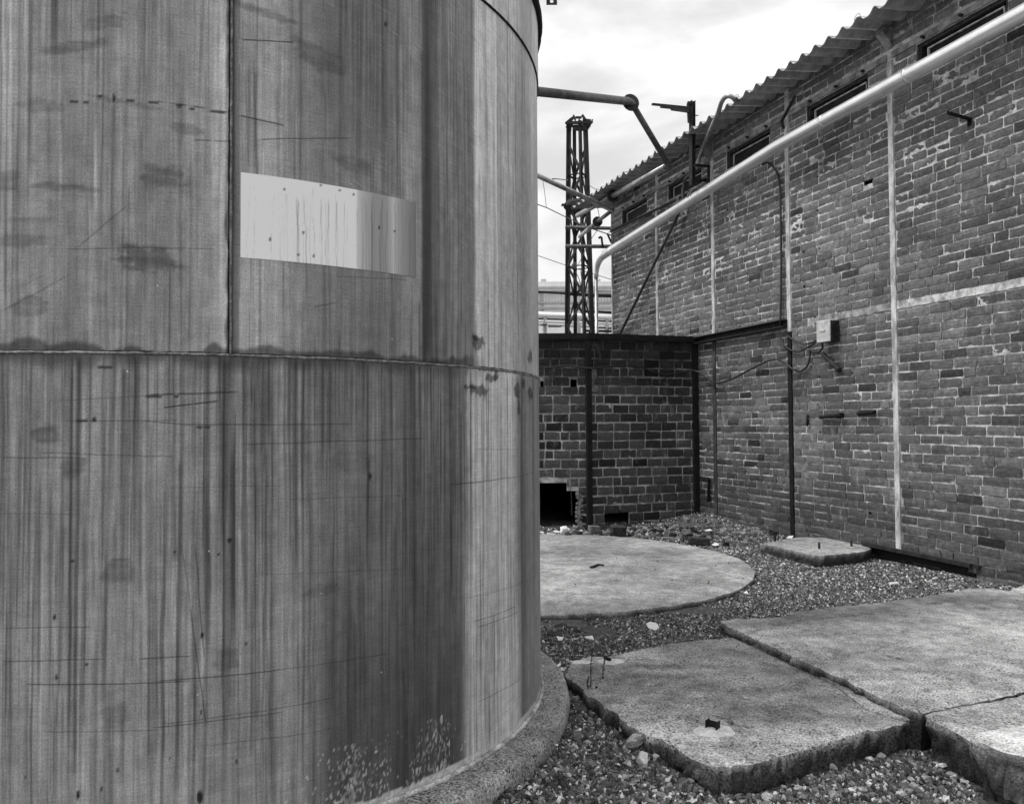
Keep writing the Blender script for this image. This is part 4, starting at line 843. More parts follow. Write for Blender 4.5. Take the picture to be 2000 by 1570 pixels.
# pipe from the tank top across the sky
p2 = empty('overhead_pipe', D(1150, 190, 9), 'dark pipe crossing the sky from the tank to a flange above the eaves', 'pipe')
Ap, Bp, Cp, Dp_, Ep = [Vector(D(*q)) for q in ((1020, 176, 7.6), (1232, 199, 9.3), (1306, 323, 10.0), (1196, 383, 12.4), (1128, 421, 14.2))]
MB().tube([Ap, Ap.lerp(Bp, .97)], .047, 24).obj('pipe_run', MAT['dull'], p2, True)
ax = Vector((.86, .5, .12)); MB().disc(Bp+Vector((.0, .0, -.01)), Vector((.25, -.95, .1)), .102, .02).obj('flange', MAT['rust'], p2, True)
MB().tube(elbow(Ap.lerp(Bp, .95), Bp+(Bp-Ap).normalized()*.05, Bp.lerp(Cp, .1), .04), .045, 20).obj('elbow', MAT['dull'], p2, True)
MB().tube([Bp.lerp(Cp, .06), Bp.lerp(Cp, .97)], .036, 20).obj('pipe_run', MAT['dull'], p2, True)
MB().tube(elbow(Bp.lerp(Cp, .95), Cp, Cp.lerp(Dp_, .05), .04), .037, 16).obj('elbow', MAT['dull'], p2, True)
MB().tube([Cp.lerp(Dp_, .04), Dp_], .042, 20).obj('pipe_run', MAT['galv'], p2, True)
MB().disc(Dp_, Dp_-Cp, .085, .06).obj('flange', MAT['rust'], p2, True)
MB().tube([Dp_, Ep], .042, 20).obj('pipe_run', MAT['galv'], p2, True)
p3 = empty('overhead_pipe', D(1100, 370, 11), 'grey pipe slanting past the tower to an elbow at the building corner', 'pipe')
Fp, Gp, Hp, Ip = [Vector(D(*q)) for q in ((1030, 334, 10.2), (1196, 411, 11.4), (1167, 433, 12.6), (1132, 462, 14.2))]
MB().tube([Fp, Gp], [.033, .033], 20).obj('pipe_run', MAT['galv'], p3, True)
MB().tube([Gp+Vector((.0, -.02, 0)), Hp], .03, 16).obj('pipe_run', MAT['dull'], p3, True)
MB().disc(Hp, Vector((.2, -.95, .1)), .08, .03).obj('flange', MAT['rust'], p3, True)
MB().tube([Hp, Ip], .034, 16).obj('pipe_run', MAT['galv'], p3, True)
for lab, y0, y1, Y, r in (('upper level pipe behind the lattice tower', 444, 447, 15.6, .035), ('lower level pipe behind the lattice tower', 481, 482, 15.6, .038)):
    tag(MB().tube([D(1104, y0, Y), D(1230, y1, Y)], r, 16).obj('level_pipe', MAT['dull'], None, True), lab, 'pipe')
# curved vent pipe rising past the eaves
vp = smoothpts([WALL.PU(1362, 322, .12), WALL.PU(1372, 292, .16), WALL.PU(1386, 258, .36), WALL.PU(1402, 222, .50), WALL.PU(1409, 201, .54), WALL.PU(1417, 190, .54), WALL.PU(1428, 189, .50), WALL.PU(1440, 200, .38)], 6)
tag(MB().tube(vp, .026, 14).obj('vent_pipe', MAT['galv'], None, True), 'pale pipe hooking up over the corrugated eaves beside the bracket post', 'pipe')
# bracket post with stepped arms
bpz = empty('bracket_post', WALL.PU(1352, 300, .3), 'dark steel post rising past the eaves with stacked stepped arms', 'post')
mb = MB().bar(WALL.PU(1352, 362, .34), WALL.PU(1352, 198, .34), .075, .05, (WALL.n[0], WALL.n[1], 0), 'I').obj('upright', MAT['rust'], bpz)
pt_ = lambda x, y: Vector(WALL.PU(x, y, .36))
Yb = pt_(1350, 212).y
for (x0, y0, x1, y1) in ((1274, 204, 1348, 211), (1291, 209, 1347, 215), (1312, 214, 1346, 219)):
    MB().bar(D(x0, y0, Yb-.35), D(x1, y1, Yb), .03, .022).obj('arm', MAT['rust'], bpz)
mb = MB(); mb.bar(D(1344, 203, Yb), D(1346, 240, Yb), .03, .03); mb.box(D(1347, 202, Yb), (.06, .05, .03)); mb.bar(D(1358, 226, Yb), D(1364, 226, Yb), .01, .01); mb.obj('hanger', MAT['rust'], bpz)
mb = MB(); mb.bar(WALL.PU(1346, 291, .34), WALL.PU(1366, 286, .02), .03, .03); mb.bar(WALL.PU(1356, 323, .34), WALL.PU(1386, 325, .0), .03, .03); mb.bar(WALL.PU(1356, 355, .3), WALL.PU(1378, 352, .0), .04, .04); mb.bar(WALL.PU(1384, 323, .02), WALL.PU(1384, 355, .02), .03, .03); mb.obj('wall_bracket', MAT['rust'], bpz)

# cables on the brick wall
def cable(label, pts, r, off=.03):
    return tag(MB().tube(smoothpts([WALL.PU(*(q if len(q) == 3 else q+(off,))) for q in pts], 6), r, 8).obj('cable', MAT['cable'], None, True), label, 'cable', 'black cables on the walls')
cable('black cable arching from under the thick pipe and down beside the third post', [(1488, 322, .12), (1500, 318, .08), (1512, 328), (1520, 345), (1524, 380), (1525, 450), (1526, 520), (1525, 590), (1524, 636)], .013, .03)
cable('short black cable drooping from the ledge beam end to the grey box', [(1537, 655), (1550, 664), (1568, 672), (1583, 670), (1593, 665, .08)], .009)
cable('black cable looping below the ledge beam into the grey box', [(1523, 655), (1530, 672), (1545, 684), (1562, 686), (1580, 677), (1595, 667, .08)], .010)
cable('stub of cable curled under the grey box', [(1606, 670, .08), (1606, 680, .06), (1599, 688), (1590, 688), (1584, 684), (1582, 692), (1580, 706), (1574, 718), (1563, 725), (1552, 722)], .011)
lc = [BW2.PU(1030, 716, .05), BW2.PU(1070, 717, .04), BW2.PU(1110, 714, .04)]+[BW1.PU(x, y, o) for x, y, o in ((1150, 719, .05), (1190, 716, .04), (1240, 714, .04), (1285, 729, .04), (1310, 731, .04), (1345, 724, .06))]+[WALL.PU(x, y, .05) for x, y in ((1366, 727), (1383, 741), (1402, 748), (1430, 740), (1465, 722), (1500, 705), (1520, 703), (1535, 710), (1545, 719), (1554, 723))]
tag(MB().tube(smoothpts(lc, 6), .011, 8).obj('cable', MAT['cable'], None, True), 'long black cable sagging across the sooty block wall and the brick wall', 'cable', 'black cables on the walls')

# junction box
bxo = empty('junction_box', WALL.PU(1612, 647, .06), 'small metal box with a pale lid fixed on the brick wall', 'junction box')
s0, z1_ = WALL.U(1596, 629, .12); s1_, z0_ = WALL.U(1622, 667, .12); c = ((s0+s1_)/2, (z0_+z1_)/2)
Rz = Matrix.Rotation(WALL.ang, 3, 'Z'); ww, hh = abs(s0-s1_), abs(z1_-z0_)
MB().box(WALL.P(c[0], c[1], .058), (ww*.98, .116, hh*.96), Rz).obj('box_body', MAT['rust'], bxo, bevel=.006)
MB().box(WALL.P(c[0], c[1]+.004, .122), (ww*1.04, .016, hh*1.02), Rz).obj('lid', MAT['lid'], bxo, bevel=.007)
MB().box(WALL.P(c[0], c[1]+.01, .134), (ww*.36, .008, .012), Rz).obj('name_plate', MAT['paint'], bxo)
for dz in (-.06, 0, .06): MB().box(WALL.P(c[0]-ww*.5, c[1]+dz, .06), (.012, .03, .022), Rz).obj('knock_out', MAT['steel_s'], bxo)
tag(MB().tube([WALL.PU(1606, 690, .04), WALL.PU(1636, 720, .04), WALL.PU(1640, 723, .04)], [.022, .024, .028], 14).obj('pipe_stub', MAT['rust'], None, True), 'short rusty pipe stub slanting on the wall under the grey box', 'pipe stub')
o = MB().tube([WALL.PU(1602, 815, .03), WALL.PU(1636, 812, .05)], .018, 12).tube([WALL.PU(1636, 812, .05), WALL.PU(1645, 811, .055)], .028, 8).obj('wall_bolt', MAT['steel_s'], None, True)
tag(o, 'black bolt lying out from the wall with a nut at its right end', 'bolt')
tag(MB().tube([WALL.PU(1677, 808, .03), WALL.PU(1709, 805, .05)], .019, 12).obj('wall_bolt', MAT['steel_s'], None, True), 'plain black bar sticking from the wall left of the pale post', 'bar')
tag(MB().tube([WALL.PU(1577, 810, .02), WALL.PU(1577, 832, .02)], .013, 8).obj('wall_bolt', MAT['steel_s'], None, True), 'short upright black bar right of the dark post', 'bar')
tag(MB().bar(WALL.PU(1385, 935, .03), WALL.PU(1384, 980, .03), .035, .02).obj('wall_strap', MAT['steel_s']), 'short dark strap upright on the wall near the sooty corner', 'strap')
wb = MB(); wb.bar(WALL.PU(1852, 219, .26), WALL.PU(1897, 232, .01), .03, .03, (0, 0, 1), 'L'); wb.bar(WALL.PU(1893, 230, .02), WALL.PU(1893, 246, .0), .03, .02)
tag(wb.obj('wall_bracket', MAT['steel_s']), 'angle iron spike jutting from the brick wall at upper right', 'bracket')

# hanging plate at the very top, on an overhead wire
hp = empty('hanging_plate', D(1077, 0, 8.5), 'small dark hanging plate with a round hole at the top of the photo', 'plate')
q0, q1 = D(1067, -14, 8.5), D(1088, 10, 8.5); cx_, cz_ = (q0[0]+q1[0])/2, (q0[2]+q1[2])/2; a_ = (q1[0]-q0[0])/2; b_ = (q0[2]-q1[2])/2; r_ = .02; n = 24; v = []
for y in (8.495, 8.505):
    for i in range(n):
        t = 2*math.pi*i/n; ct, st_ = math.cos(t), math.sin(t); k = 1/max(abs(ct), abs(st_)); v.append((cx_+a_*ct*k, y, cz_+b_*st_*k-.0)); v.append((cx_+r_*ct, y, cz_-.03+r_*st_))
f = []
for i in range(n):
    j = (i+1) % n; f += [(2*i, 2*j, 2*j+1, 2*i+1), (2*n+2*i, 2*n+2*i+1, 2*n+2*j+1, 2*n+2*j), (2*i, 2*n+2*i, 2*n+2*j, 2*j), (2*i+1, 2*j+1, 2*n+2*j+1, 2*n+2*i+1)]
MB().add(v, f).obj('plate', MAT['rust'], hp)
MB().tube([(cx_, 8.5, cz_+b_), (cx_, 8.5, 6.2)], .004, 6).obj('hanger_wire', MAT['cable'], hp)
tag(MB().tube([(TC[0]+1, 8.4, 6.1), (cx_, 8.5, 6.2), WALL.P(2.5, 6.6, -1.5)], .006, 6).obj('overhead_wire', MAT['cable']), 'overhead wire above the frame carrying the hanging plate', 'wire')

# ================================================================= LATTICE TOWER
TY = 16.0; tcx = D(1132.5, 655, TY)[0]
tw = empty('lattice_tower', (tcx, TY, 0), 'dark steel lattice tower with a battered crown, behind the block wall', 'tower')
def zt_(y): return D(1130, y, TY)[2]
zb0, zt0 = -.1, zt_(240); th0 = math.radians(17.7)
def Rt(z): 
    t = (z-zt_(655))/(zt0-zt_(655)); return (26.5+(17.5-26.5)*t)/F*TY*1.0
def leg(i, z):
    a = th0+i*math.pi/2; r = Rt(z); xo = D(1132.5+(-2.0)*((z-zt_(655))/(zt0-zt_(655))), 655, TY)[0]; return Vector((xo+r*math.cos(a), TY+r*math.sin(a), z))
for i in range(4):
    MB().bar(leg(i, zb0), leg(i, zt0), .078, .078, (math.cos(th0+i*math.pi/2), math.sin(th0+i*math.pi/2), 0), 'L').obj('leg', MAT['tower'], tw)
zz = 2.2; k = 0
lv = list(np.arange(2.6, zt0-.1, .62))
for i in range(4):
    for k in range(len(lv)-1):
        a, b = (leg(i, lv[k]), leg((i+1) % 4, lv[k+1])) if (k+i) % 2 else (leg((i+1) % 4, lv[k]), leg(i, lv[k+1]))
        MB().bar(a, b, .05, .012, (math.cos(th0+i*math.pi/2+.78), math.sin(th0+i*math.pi/2+.78), 0)).obj('brace', MAT['tower'], tw)
for k in (3, 6, 9):
    if k < len(lv):
        for i in range(4): MB().bar(leg(i, lv[k]), leg((i+1) % 4, lv[k]), .05, .012, (0, 0, 1)).obj('brace', MAT['tower'], tw)
def collar(zc, rad, name, seed, h=.14):
    rg = random.Random(seed); xo = leg(0, zc).x-Rt(zc)*math.cos(th0); n = 18; v = []
    for zq, rr in ((zc-h, .72), (zc-h*.3, 1.0), (zc+h*.1, 1.0), (zc+h*.5, .75)):
        for i in range(n):
            a = 2*math.pi*i/n; r = rad*rr*(1+.14*(rg.random()-.5)); v.append((xo+r*math.cos(a), TY+r*math.sin(a)*.8, zq+.03*(rg.random()-.5)))
    f = [(j*n+i, j*n+(i+1) % n, (j+1)*n+(i+1) % n, (j+1)*n+i) for j in range(3) for i in range(n)]+[tuple(range(n-1, -1, -1)), tuple(range(3*n, 4*n))]
    MB().add(v, f).obj(name, MAT['tower'], tw)
    mb = MB()
    for a in (.3, 1.4, 2.6, 3.5, 4.6, 5.8):
        mb.bar((xo+rad*.8*math.cos(a), TY+rad*.6*math.sin(a), zc), (xo+rad*1.25*math.cos(a), TY+rad*.9*math.sin(a), zc+.05*rg.uniform(-1.5, 1.5)), .06, .035)
    mb.obj('lug', MAT['tower'], tw)
collar(zt_(400), .29, 'collar', 3, .17)
xo = leg(0, zt0).x-Rt(zt0)*math.cos(th0)
mb = MB(); 
def TD(x, y, dy=0): return D(x, y, TY+dy)
for q in ((1110, 240, 1155, 240, .05, .05, -.2), (1108, 247, 1150, 246, .05, .04, .1), (1115, 235, 1122, 228, .05, .05, -.2), (1105, 242, 1117, 232, .06, .05, -.1), (1106, 250, 1118, 243, .05, .05, .1), (1120, 225, 1124, 236, .03, .03, -.1), (1124, 230, 1136, 230, .04, .04, 0), (1137, 225, 1143, 234, .05, .04, -.15), (1138, 234, 1154, 236, .04, .04, -.1), (1148, 247, 1157, 238, .05, .04, 0), (1157, 234, 1155, 241, .03, .03, -.1), (1112, 246, 1112, 256, .08, .04, 0), (1120, 252, 1146, 252, .05, .07, -.15), (1146, 255, 1153, 245, .05, .03, 0)):
    mb.bar(TD(q[0], q[1], q[6]), TD(q[2], q[3], q[6]), q[4], q[5])
mb.obj('crown', MAT['tower'], tw)
# rag bundle tied on the tower with hanging wires
mb = MB(); rg = random.Random(8)
for i in range(7):
    c = [rg.uniform(-.04, .04) for _ in range(3)]; pts = smoothpts([D(1122+rg.uniform(-5, 5), 517+rg.uniform(-5, 8), TY-.45) for _ in range(5)], 4); mb.tube(pts, .012, 6)
mb.obj('wire_bundle', MAT['dull'], tw)
for i, pl in enumerate([[(1124, 530), (1131, 545), (1134, 556), (1136, 548), (1134, 530)], [(1139, 545), (1140, 560), (1142, 583), (1146, 592), (1149, 580), (1149, 560)], [(1124, 522), (1132, 512), (1150, 475), (1167, 449)]]):
    MB().tube(smoothpts([D(x, y, TY-.42) for x, y in pl], 5), .007, 6).obj('loose_wire', MAT['dull'], tw)
# aerial wires
for lab, pl, r in (('slack dark wire from the tank edge through the tower to the building corner', [(1040, 396, 12), (1068, 406, 12.5), (1105, 424, 14), (1150, 445, 13), (1186, 457, 12.6)], .008), ('thin wire from the building corner to the thick pipe', [(1186, 457, 12.6), (1200, 464, 12), (1212, 470, 11.4)], .005),
                   ('stiff wire with a hook left of the tower', [(1078, 350, 13), (1085, 349.5, 13), (1108, 352, 14)], .009), ('thin wire hanging between the slanting pipe and the slack wire', [(1060, 352, 12.4), (1063, 370, 12.4), (1066, 395, 12.4), (1067, 405, 12.4)], .004),
                   ('faint wire low across the sky left of the tower', [(1040, 496, 30), (1075, 508, 30), (1110, 520, 30), (1200, 548, 30)], .012), ('wire rising from the tower to the eaves', [(1148, 361, 16), (1170, 374, 15), (1180, 380, 13)], .006), ('twin hanger wires below the slanting pipe', [(1167, 405, 12.5), (1171, 425, 12.5), (1169, 443, 12.6)], .005)):
    tag(MB().tube([D(*q) for q in pl], r, 6).obj('aerial_wire', MAT['cable']), lab, 'wire')
hk = MB().tube([D(1170, 466, 14), D(1171, 464, 14), D(1173, 463, 14), D(1175, 464, 14), D(1176, 474, 14), D(1178, 485, 14)], .02, 8).obj('hook', MAT['rust'], None, True); tag(hk, 'small dark hook standing in the sky between tower and building', 'hook')

# ================================================================= FAR FACTORY AND RAILINGS
FY = 45.0
fb = empty('factory_building', D(1125, 700, FY), 'pale clad factory building far behind the tower, with roof vents', 'building')
def fbox(x0, x1, y0, y1, dy, dep, mat, name):
    a, b = D(x0, y0, FY+dy), D(x1, y1, FY+dy); MB().box(((a[0]+b[0])/2, FY+dy+dep/2, (a[2]+b[2])/2), (b[0]-a[0], dep, a[2]-b[2])).obj(name, mat, fb)
fbox(960, 1330, 566, 850, 0, 8, MAT['factory'], 'wall')
fbox(955, 1335, 551, 566, -.3, 9, MAT['factory'], 'parapet'); fbox(958, 1332, 560, 562.5, -.36, .05, MAT['factory_d'], 'gutter')
for x in (1057, 1163, 1010, 1230): fbox(x, x+10, 545, 553, 1, 1, MAT['factory_d'], 'roof_vent')
for x in (1055, 1163, 1215): fbox(x, x+7, 566, 607, -.05, .05, MAT['factory_d'], 'panel')
for i in range(60): fbox(970+i*6, 970+i*6+.7, 571, 590, -.06, .06, MAT['factory_d'], 'rib') if i % 1 == 0 else None
for y0, y1 in ((590, 591.5), (600, 602)): fbox(965, 1325, y0, y1, -.12, .06, MAT['factory_d'], 'rail')
rk = empty('pipe_rack', D(1125, 640, 30), 'pale horizontal pipes on a rack in front of the far factory', 'pipe rack')
for x0, y0, x1, y1, r, mt in ((1000, 612, 1240, 622, .10, 'white'), (1000, 620, 1240, 630, .035, 'rust'), (1000, 625, 1240, 634, .06, 'factory'), (1000, 632, 1240, 642, .04, 'factory_d')):
    MB().tube([D(x0, y0, 30), D(x1, y1, 30)], r, 12).obj('rack_pipe', MAT[mt], rk, True)
for x, y, wd in ((1062, 634, 12), (1084, 637, 26), (1175, 640, 16), (1193, 641, 12)):
    a, b = D(x-wd/2, y, 29.8), D(x+wd/2, y+1.6, 29.8); MB().box(((a[0]+b[0])/2, 29.8, (a[2]+b[2])/2), (b[0]-a[0], .2, a[2]-b[2])).obj('clamp', MAT['rust'], rk)
for x in (1064, 1130, 1185): MB().bar(D(x, 620, 30), D(x, 760, 30), .12, .12).obj('rack_leg', MAT['factory_d'], rk)
tag(MB().box((D(1125, 650, 30)[0], 34, 1.9), (9, 6, 5.1)).obj('low_shed', MAT['factory']), 'low pale shed under the pipe rack', 'shed')
rr = empty('guard_rail', D(1125, 600, 19), 'black horizontal guard rails between the tower and the factory', 'railing')
for pl, r in (([(1000, 568), (1055, 570.5), (1104, 573)], .028), ([(1104, 573), (1160, 577), (1240, 579)], .045), ([(1140, 608), (1165, 609), (1240, 613)], .032), ([(1140, 646), (1240, 648)], .032)):
    MB().tube([D(x, y, 19) for x, y in pl], r, 10).obj('rail', MAT['gal'], rr)
for x in (1020, 1230): MB().bar(D(x, 560, 19), D(x, 950, 19), .06, .06).obj('stanchion', MAT['gal'], rr)

# ================================================================= LOOSE THINGS ON THE GROUND
def rock(p, size, label, cat='stone', mat=None, seed=0, sub=2, flat=1.0, name='loose_stone', group=None, rough=.25, ang=True):
    bm = bmesh.new(); bmesh.ops.create_icosphere(bm, subdivisions=sub, radius=.5); rg = np.random.default_rng(seed); c = rg.random(3)*40
    planes = [(Vector(rg.normal(size=3)).normalized(), rg.uniform(.2, .36)) for _ in range(13)]
    for v in bm.verts:
        n = v.co.normalized(); r = .5+rough*(float(fbm(n.x*1.6+c[0], n.y*1.6+n.z*2.1+c[1], seed, 3))-.5)
        q = n*r
        if ang:
            for pn, pd in planes:
                d = q.dot(pn)
                if d > pd: q = q-pn*(d-pd)*.97
        v.co = Vector((q.x*size[0], q.y*size[1], q.z*size[2]))
    me = bpy.data.meshes.new(name); bm.to_mesh(me); bm.free()
    o = link(name, me, mat or MAT['cement']); o.location = p; o.rotation_euler = (0, 0, rg.uniform(0, 3)*0)
    return tag(o, label, cat, group)
def gp(x, y, lift=0.0):
    X, Y, _ = G(x, y, -.05)
    for _ in range(6): z = float(gz(X, Y)); X, Y, _ = G(x, y, z)
    return (X, Y, z+lift)
rock(gp(1239, 1462, .028), (.125, .09, .085), 'rough fist sized concrete lump against the broken slab edge', seed=1, sub=4, mat=m_simple('rubble', .42, .95, .1, 0, .3, 40, .45, .006), rough=.5)
rock(gp(1253, 1497, .03), (.055, .055, .085), 'smooth pale upright stone just in front of the concrete lump', seed=2, sub=3)
rock(gp(1217, 1432, .02), (.05, .03, .055), 'small pointed triangular stone under the slab edge', seed=3, sub=1)
rock(gp(1300, 1560, .004), (.06, .04, .02), 'flat pale stone at the bottom edge of the photo', seed=12)
STM = [m_simple('stone_%s' % k, b_, .9, .2, 0, .35, 45, .35, .003) for k, b_ in (('pale', .5), ('grey', .28), ('mid', .38))]
RK = [(1031, 1556, .042), (1064, 1518, .03), (1066, 1498, .025), (1150, 1467, .028), (1275, 1540, .034), (1350, 1528, .045), (1403, 1535, .05), (1440, 1560, .05), (1490, 1538, .04), (1560, 1545, .045), (1585, 1520, .04), (1625, 1502, .06), (1700, 1488, .05), (1722, 1480, .05), (1755, 1492, .04), (1840, 1500, .055), (1812, 1525, .055), (1785, 1540, .05), (1530, 1510, .05), (1345, 1557, .04), (1220, 1520, .03), (1680, 1545, .04), (1860, 1515, .04), (1760, 1555, .04), (1500, 1562, .05), (1135, 1540, .03)]
for i, (x, y, s_) in enumerate(RK):
    rock(gp(x, y, s_*.2), (s_*random.uniform(.8, 1.3), s_*random.uniform(.55, .9), s_*random.uniform(.4, .75)), 'pale angular stone lying on the foreground gravel', seed=20+i, group='pale stones on the foreground gravel', name='loose_stone', sub=3, mat=STM[i % 3])
# white scraps
def scrap(x, y, pts, label, h=.012, name='scrap', cat='scrap', mat='white', z=None, tilt=(0, 0)):
    P = gp(x, y, h) if z is None else G(x, y, z+h); o_ = []
    for px_, py_ in pts: q = G(px_, py_, P[2]); o_.append((q[0], q[1], P[2]+tilt[0]*(q[0]-P[0])+tilt[1]*(q[1]-P[1])+.004*random.random()))
    n = len(o_); mb = MB(); mb.add(o_+[(a, b, c-.006) for a, b, c in o_], [tuple(range(n)), tuple(range(2*n-1, n-1, -1))]+[(i, n+i, n+(i+1) % n, (i+1) % n) for i in range(n)])
    return tag(mb.obj(name, MAT[mat]), label, cat)
scrap(1275, 1222, [(1262, 1217), (1270, 1214), (1284, 1217), (1287, 1225), (1280, 1230), (1266, 1226)], 'largest white flake on the gravel in front of the round pad')
scrap(1095, 1246, [(1087, 1242), (1101, 1244), (1098, 1249), (1090, 1250)], 'small white shard left of two, near the tank foot')
scrap(1150, 1245, [(1141, 1243), (1157, 1241), (1160, 1249), (1147, 1247)], 'small white shard right of two, on gravel behind the weeds')
scrap(1120, 1335, [(1106, 1328), (1118, 1332), (1132, 1337), (1131, 1342), (1117, 1338)], 'white board offcut at the pointed tip of the broken slab', .02)
scrap(1087, 1300, [(1082, 1303), (1094, 1295), (1096, 1297), (1086, 1305)], 'narrow white strip beside the tank plinth')
scrap(1097, 1306, [(1090, 1304), (1099, 1303), (1103, 1308), (1094, 1309)], 'white chip beside the narrow strip at the plinth')
scrap(1548, 1048, [(1536, 1050), (1541, 1046), (1550, 1046), (1547, 1051)], 'tiny white tag at the foot of the dark post', .05)
scrap(1378, 1038, [(1377, 1035), (1386, 1033), (1392, 1036), (1381, 1037)], 'white chip on rubble near the far corner', .05)
scrap(1398, 1063, [(1390, 1063), (1400, 1060), (1405, 1064), (1396, 1066)], 'white chip right of the dark brick in the gravel', .02)
scrap(1460, 1158, [(1452, 1158), (1458, 1154), (1462, 1160)], 'white flake right of the round pad', .01)
scrap(1375, 1233, [(1368, 1234), (1379, 1233), (1376, 1237)], 'white flake near the far corner of the big slab', .01)
scrap(1078, 1042, [(1050, 1037), (1078, 1041), (1092, 1042), (1083, 1047), (1062, 1043)], 'white board lying on the back rim of the round pad', .02)
bag = rock(G(1100, 1034, .1), (.15, .12, .16), 'crumpled white bag at the back of the round pad', 'bag', MAT['white'], 77, 3, name='plastic_bag', rough=.5)
o = rock(G(1088, 1038, .08), (.12, .05, .03), 'twisted white strip beside the crumpled bag', 'scrap', MAT['white'], 78, 2, name='scrap')
def chips(name, label, cx, cy, n, seed, mats, rx, ry, s0, s1):
    rg = np.random.default_rng(seed); mb = MB()
    for i in range(n):
        x, y = rg.normal(cx, rx), rg.normal(cy, ry); p = gp(x, y); sz = rg.uniform(s0, s1); k = int(rg.integers(4, 7)); a0 = rg.uniform(0, 6); th = sz*rg.uniform(.15, .5); tl = rg.normal(0, .3, 2); top = []
        for j in range(k):
            a = a0+2*math.pi*j/k+rg.uniform(-.3, .3); r = sz*rg.uniform(.35, .6); dx, dy = r*math.cos(a), r*math.sin(a)*.8; top.append((p[0]+dx, p[1]+dy, p[2]+th+tl[0]*dx+tl[1]*dy+.006))
        bot = [(a*1.0+rg.normal(0, .003), b, c-th-.01) for a, b, c in top]
        mb.add(top+bot, [tuple(range(k)), tuple(range(2*k-1, k-1, -1))]+[(j, k+j, k+(j+1) % k, (j+1) % k) for j in range(k)])
    o = mb.obj(name, MAT[mats]); tag(o, label, 'rubble', kind='stuff')
chips('rubble', 'pale flaky rubble strewn over the gravel in the far corner', 1370, 1046, 90, 5, 'oldconc', 62, 11, .03, .10)
chips('rubble', 'dark rubble strewn over the gravel in the far corner', 1340, 1042, 70, 6, 'rust', 70, 10, .03, .09)
chips('rubble', 'flaky rubble along the foot of the brick wall behind the equipment base', 1450, 1045, 40, 7, 'lintel', 30, 6, .03, .09)
chips('rubble', 'crumbs of broken concrete under the front edge of the broken slab', 1480, 1530, 60, 8, 'oldconc', 150, 10, .008, .028)
chips('rubble', 'crumbs of concrete between the plinth and the broken slab', 1105, 1320, 36, 9, 'cement', 18, 16, .008, .024)
# loose bricks and rubble along the block wall
MAT['brick_loose'] = m_simple('loose_brick', .045, .9, .2, 0, .4, 25, .4, .004)
def lbrick(x, y, z, dims, rz, label, rx=0, mat='brick_loose'):
    o = MB().box((0, 0, 0), dims).obj('loose_brick', MAT[mat], bevel=.008); o.location = G(x, y, z); o.rotation_euler = (rx, .06, rz); return tag(o, label, 'brick')
lbrick(1207, 1037, .07, (.17, .12, .12), .2, 'dark square brick standing below the small hole in the block wall', .1)
lbrick(1365, 1056, .06, (.22, .12, .07), -.05, 'dark brick lying in the gravel near the far corner')
lbrick(1160, 1034, .06, (.12, .1, .09), .3, 'pale grey broken brick at the foot of the middle steel post', 0, 'oldconc')
rgx = random.Random(12)
for i, (x, y) in enumerate([(1122, 1038), (1135, 1040), (1145, 1041), (1173, 1038), (1186, 1040), (1108, 1043), (1128, 1030)]):
    rock(G(x, y, .06), (rgx.uniform(.08, .14), .08, rgx.uniform(.05, .09)), 'broken masonry lump in the rubble at the foot of the block wall', seed=200+i, mat=MAT['brick_loose'] if i % 2 else MAT['oldconc'], group='rubble along the block wall', name='rubble_lump', rough=.45)
for i, (x, y) in enumerate([(1075, 1222), (1095, 1217), (1115, 1222), (1130, 1228), (1085, 1232)]):
    rock(gp(x, y+6, .0), (.13, .1, .05), 'dark earthy clod heaped in front of the round pad', seed=230+i, mat=MAT['oldconc'] if i == 0 else m_simple('earth_%d' % i, .05, 1, .1), group='earthy clods by the tank', name='clod', rough=.5, sub=3)
# cut steel stub with cement collar on the broken slab
st_ = empty('steel_stub', G(1391, 1424, ZA), 'short cut off steel section standing in a pale cement patch on the broken slab', 'steel stub')
q = G(1392, 1424, ZA); MB().bar((q[0], q[1], ZA-.02), (q[0], q[1], ZA+.036), .034, .05, (-.6, .5, 0), 'I').obj('steel_section', MAT['steel_s'], st_)
def patch(x, y, rx, ry, h, seed, parent, name='cement_patch'):
    c = G(x, y, ZA+.002); n = 40; v = [(c[0], c[1], c[2]+h)]
    for r in (.5, .8, 1.0):
        for i in range(n):
            a = 2*math.pi*i/n; k = r*(1+.5*(float(vnoise(math.cos(a)*1.5+5, math.sin(a)*1.5+5, seed))-.5)); v.append((c[0]+rx*k*math.cos(a), c[1]+ry*k*math.sin(a), c[2]+h*(1-r)-.004*(r == 1.0)))
    f = [(0, 1+i, 1+(i+1) % n) for i in range(n)]+[(1+j*n+i, 1+(j+1)*n+i, 1+(j+1)*n+(i+1) % n, 1+j*n+(i+1) % n) for j in (0, 1) for i in range(n)]
    return link(name, mesh(v, f), MAT['cement'], parent, smooth=True)
patch(1392, 1424, .085, .06, .008, 5, st_)
pk = empty('peg', G(1190, 1290, ZA), 'dark peg lying in a smooth pale cement patch on the broken slab', 'peg'); patch(1193, 1291, .075, .055, .008, 9, pk)
q = G(1186, 1288, ZA+.008); MB().bar((q[0]-.012, q[1]+.015, ZA+.018), (q[0]+.014, q[1]-.02, ZA+.012), .014, .014).obj('peg_rod', MAT['steel_s'], pk)
tag(rock(G(1142, 1292, ZA+.004), (.16, .07, .02), 'rough pale mortar lump at the far left tip of the broken slab', 'mortar lump', MAT['cement'], 99, 3, name='mortar_lump', rough=.5))
o = MB().tube(smoothpts([G(1153, 1108, .056), G(1160, 1106, .06), G(1168, 1103, .058), G(1179, 1104, .056)], 4), [.012]*13, 6).obj('stick', MAT['rust']); tag(o, 'short dark stick lying on the round pad', 'stick')
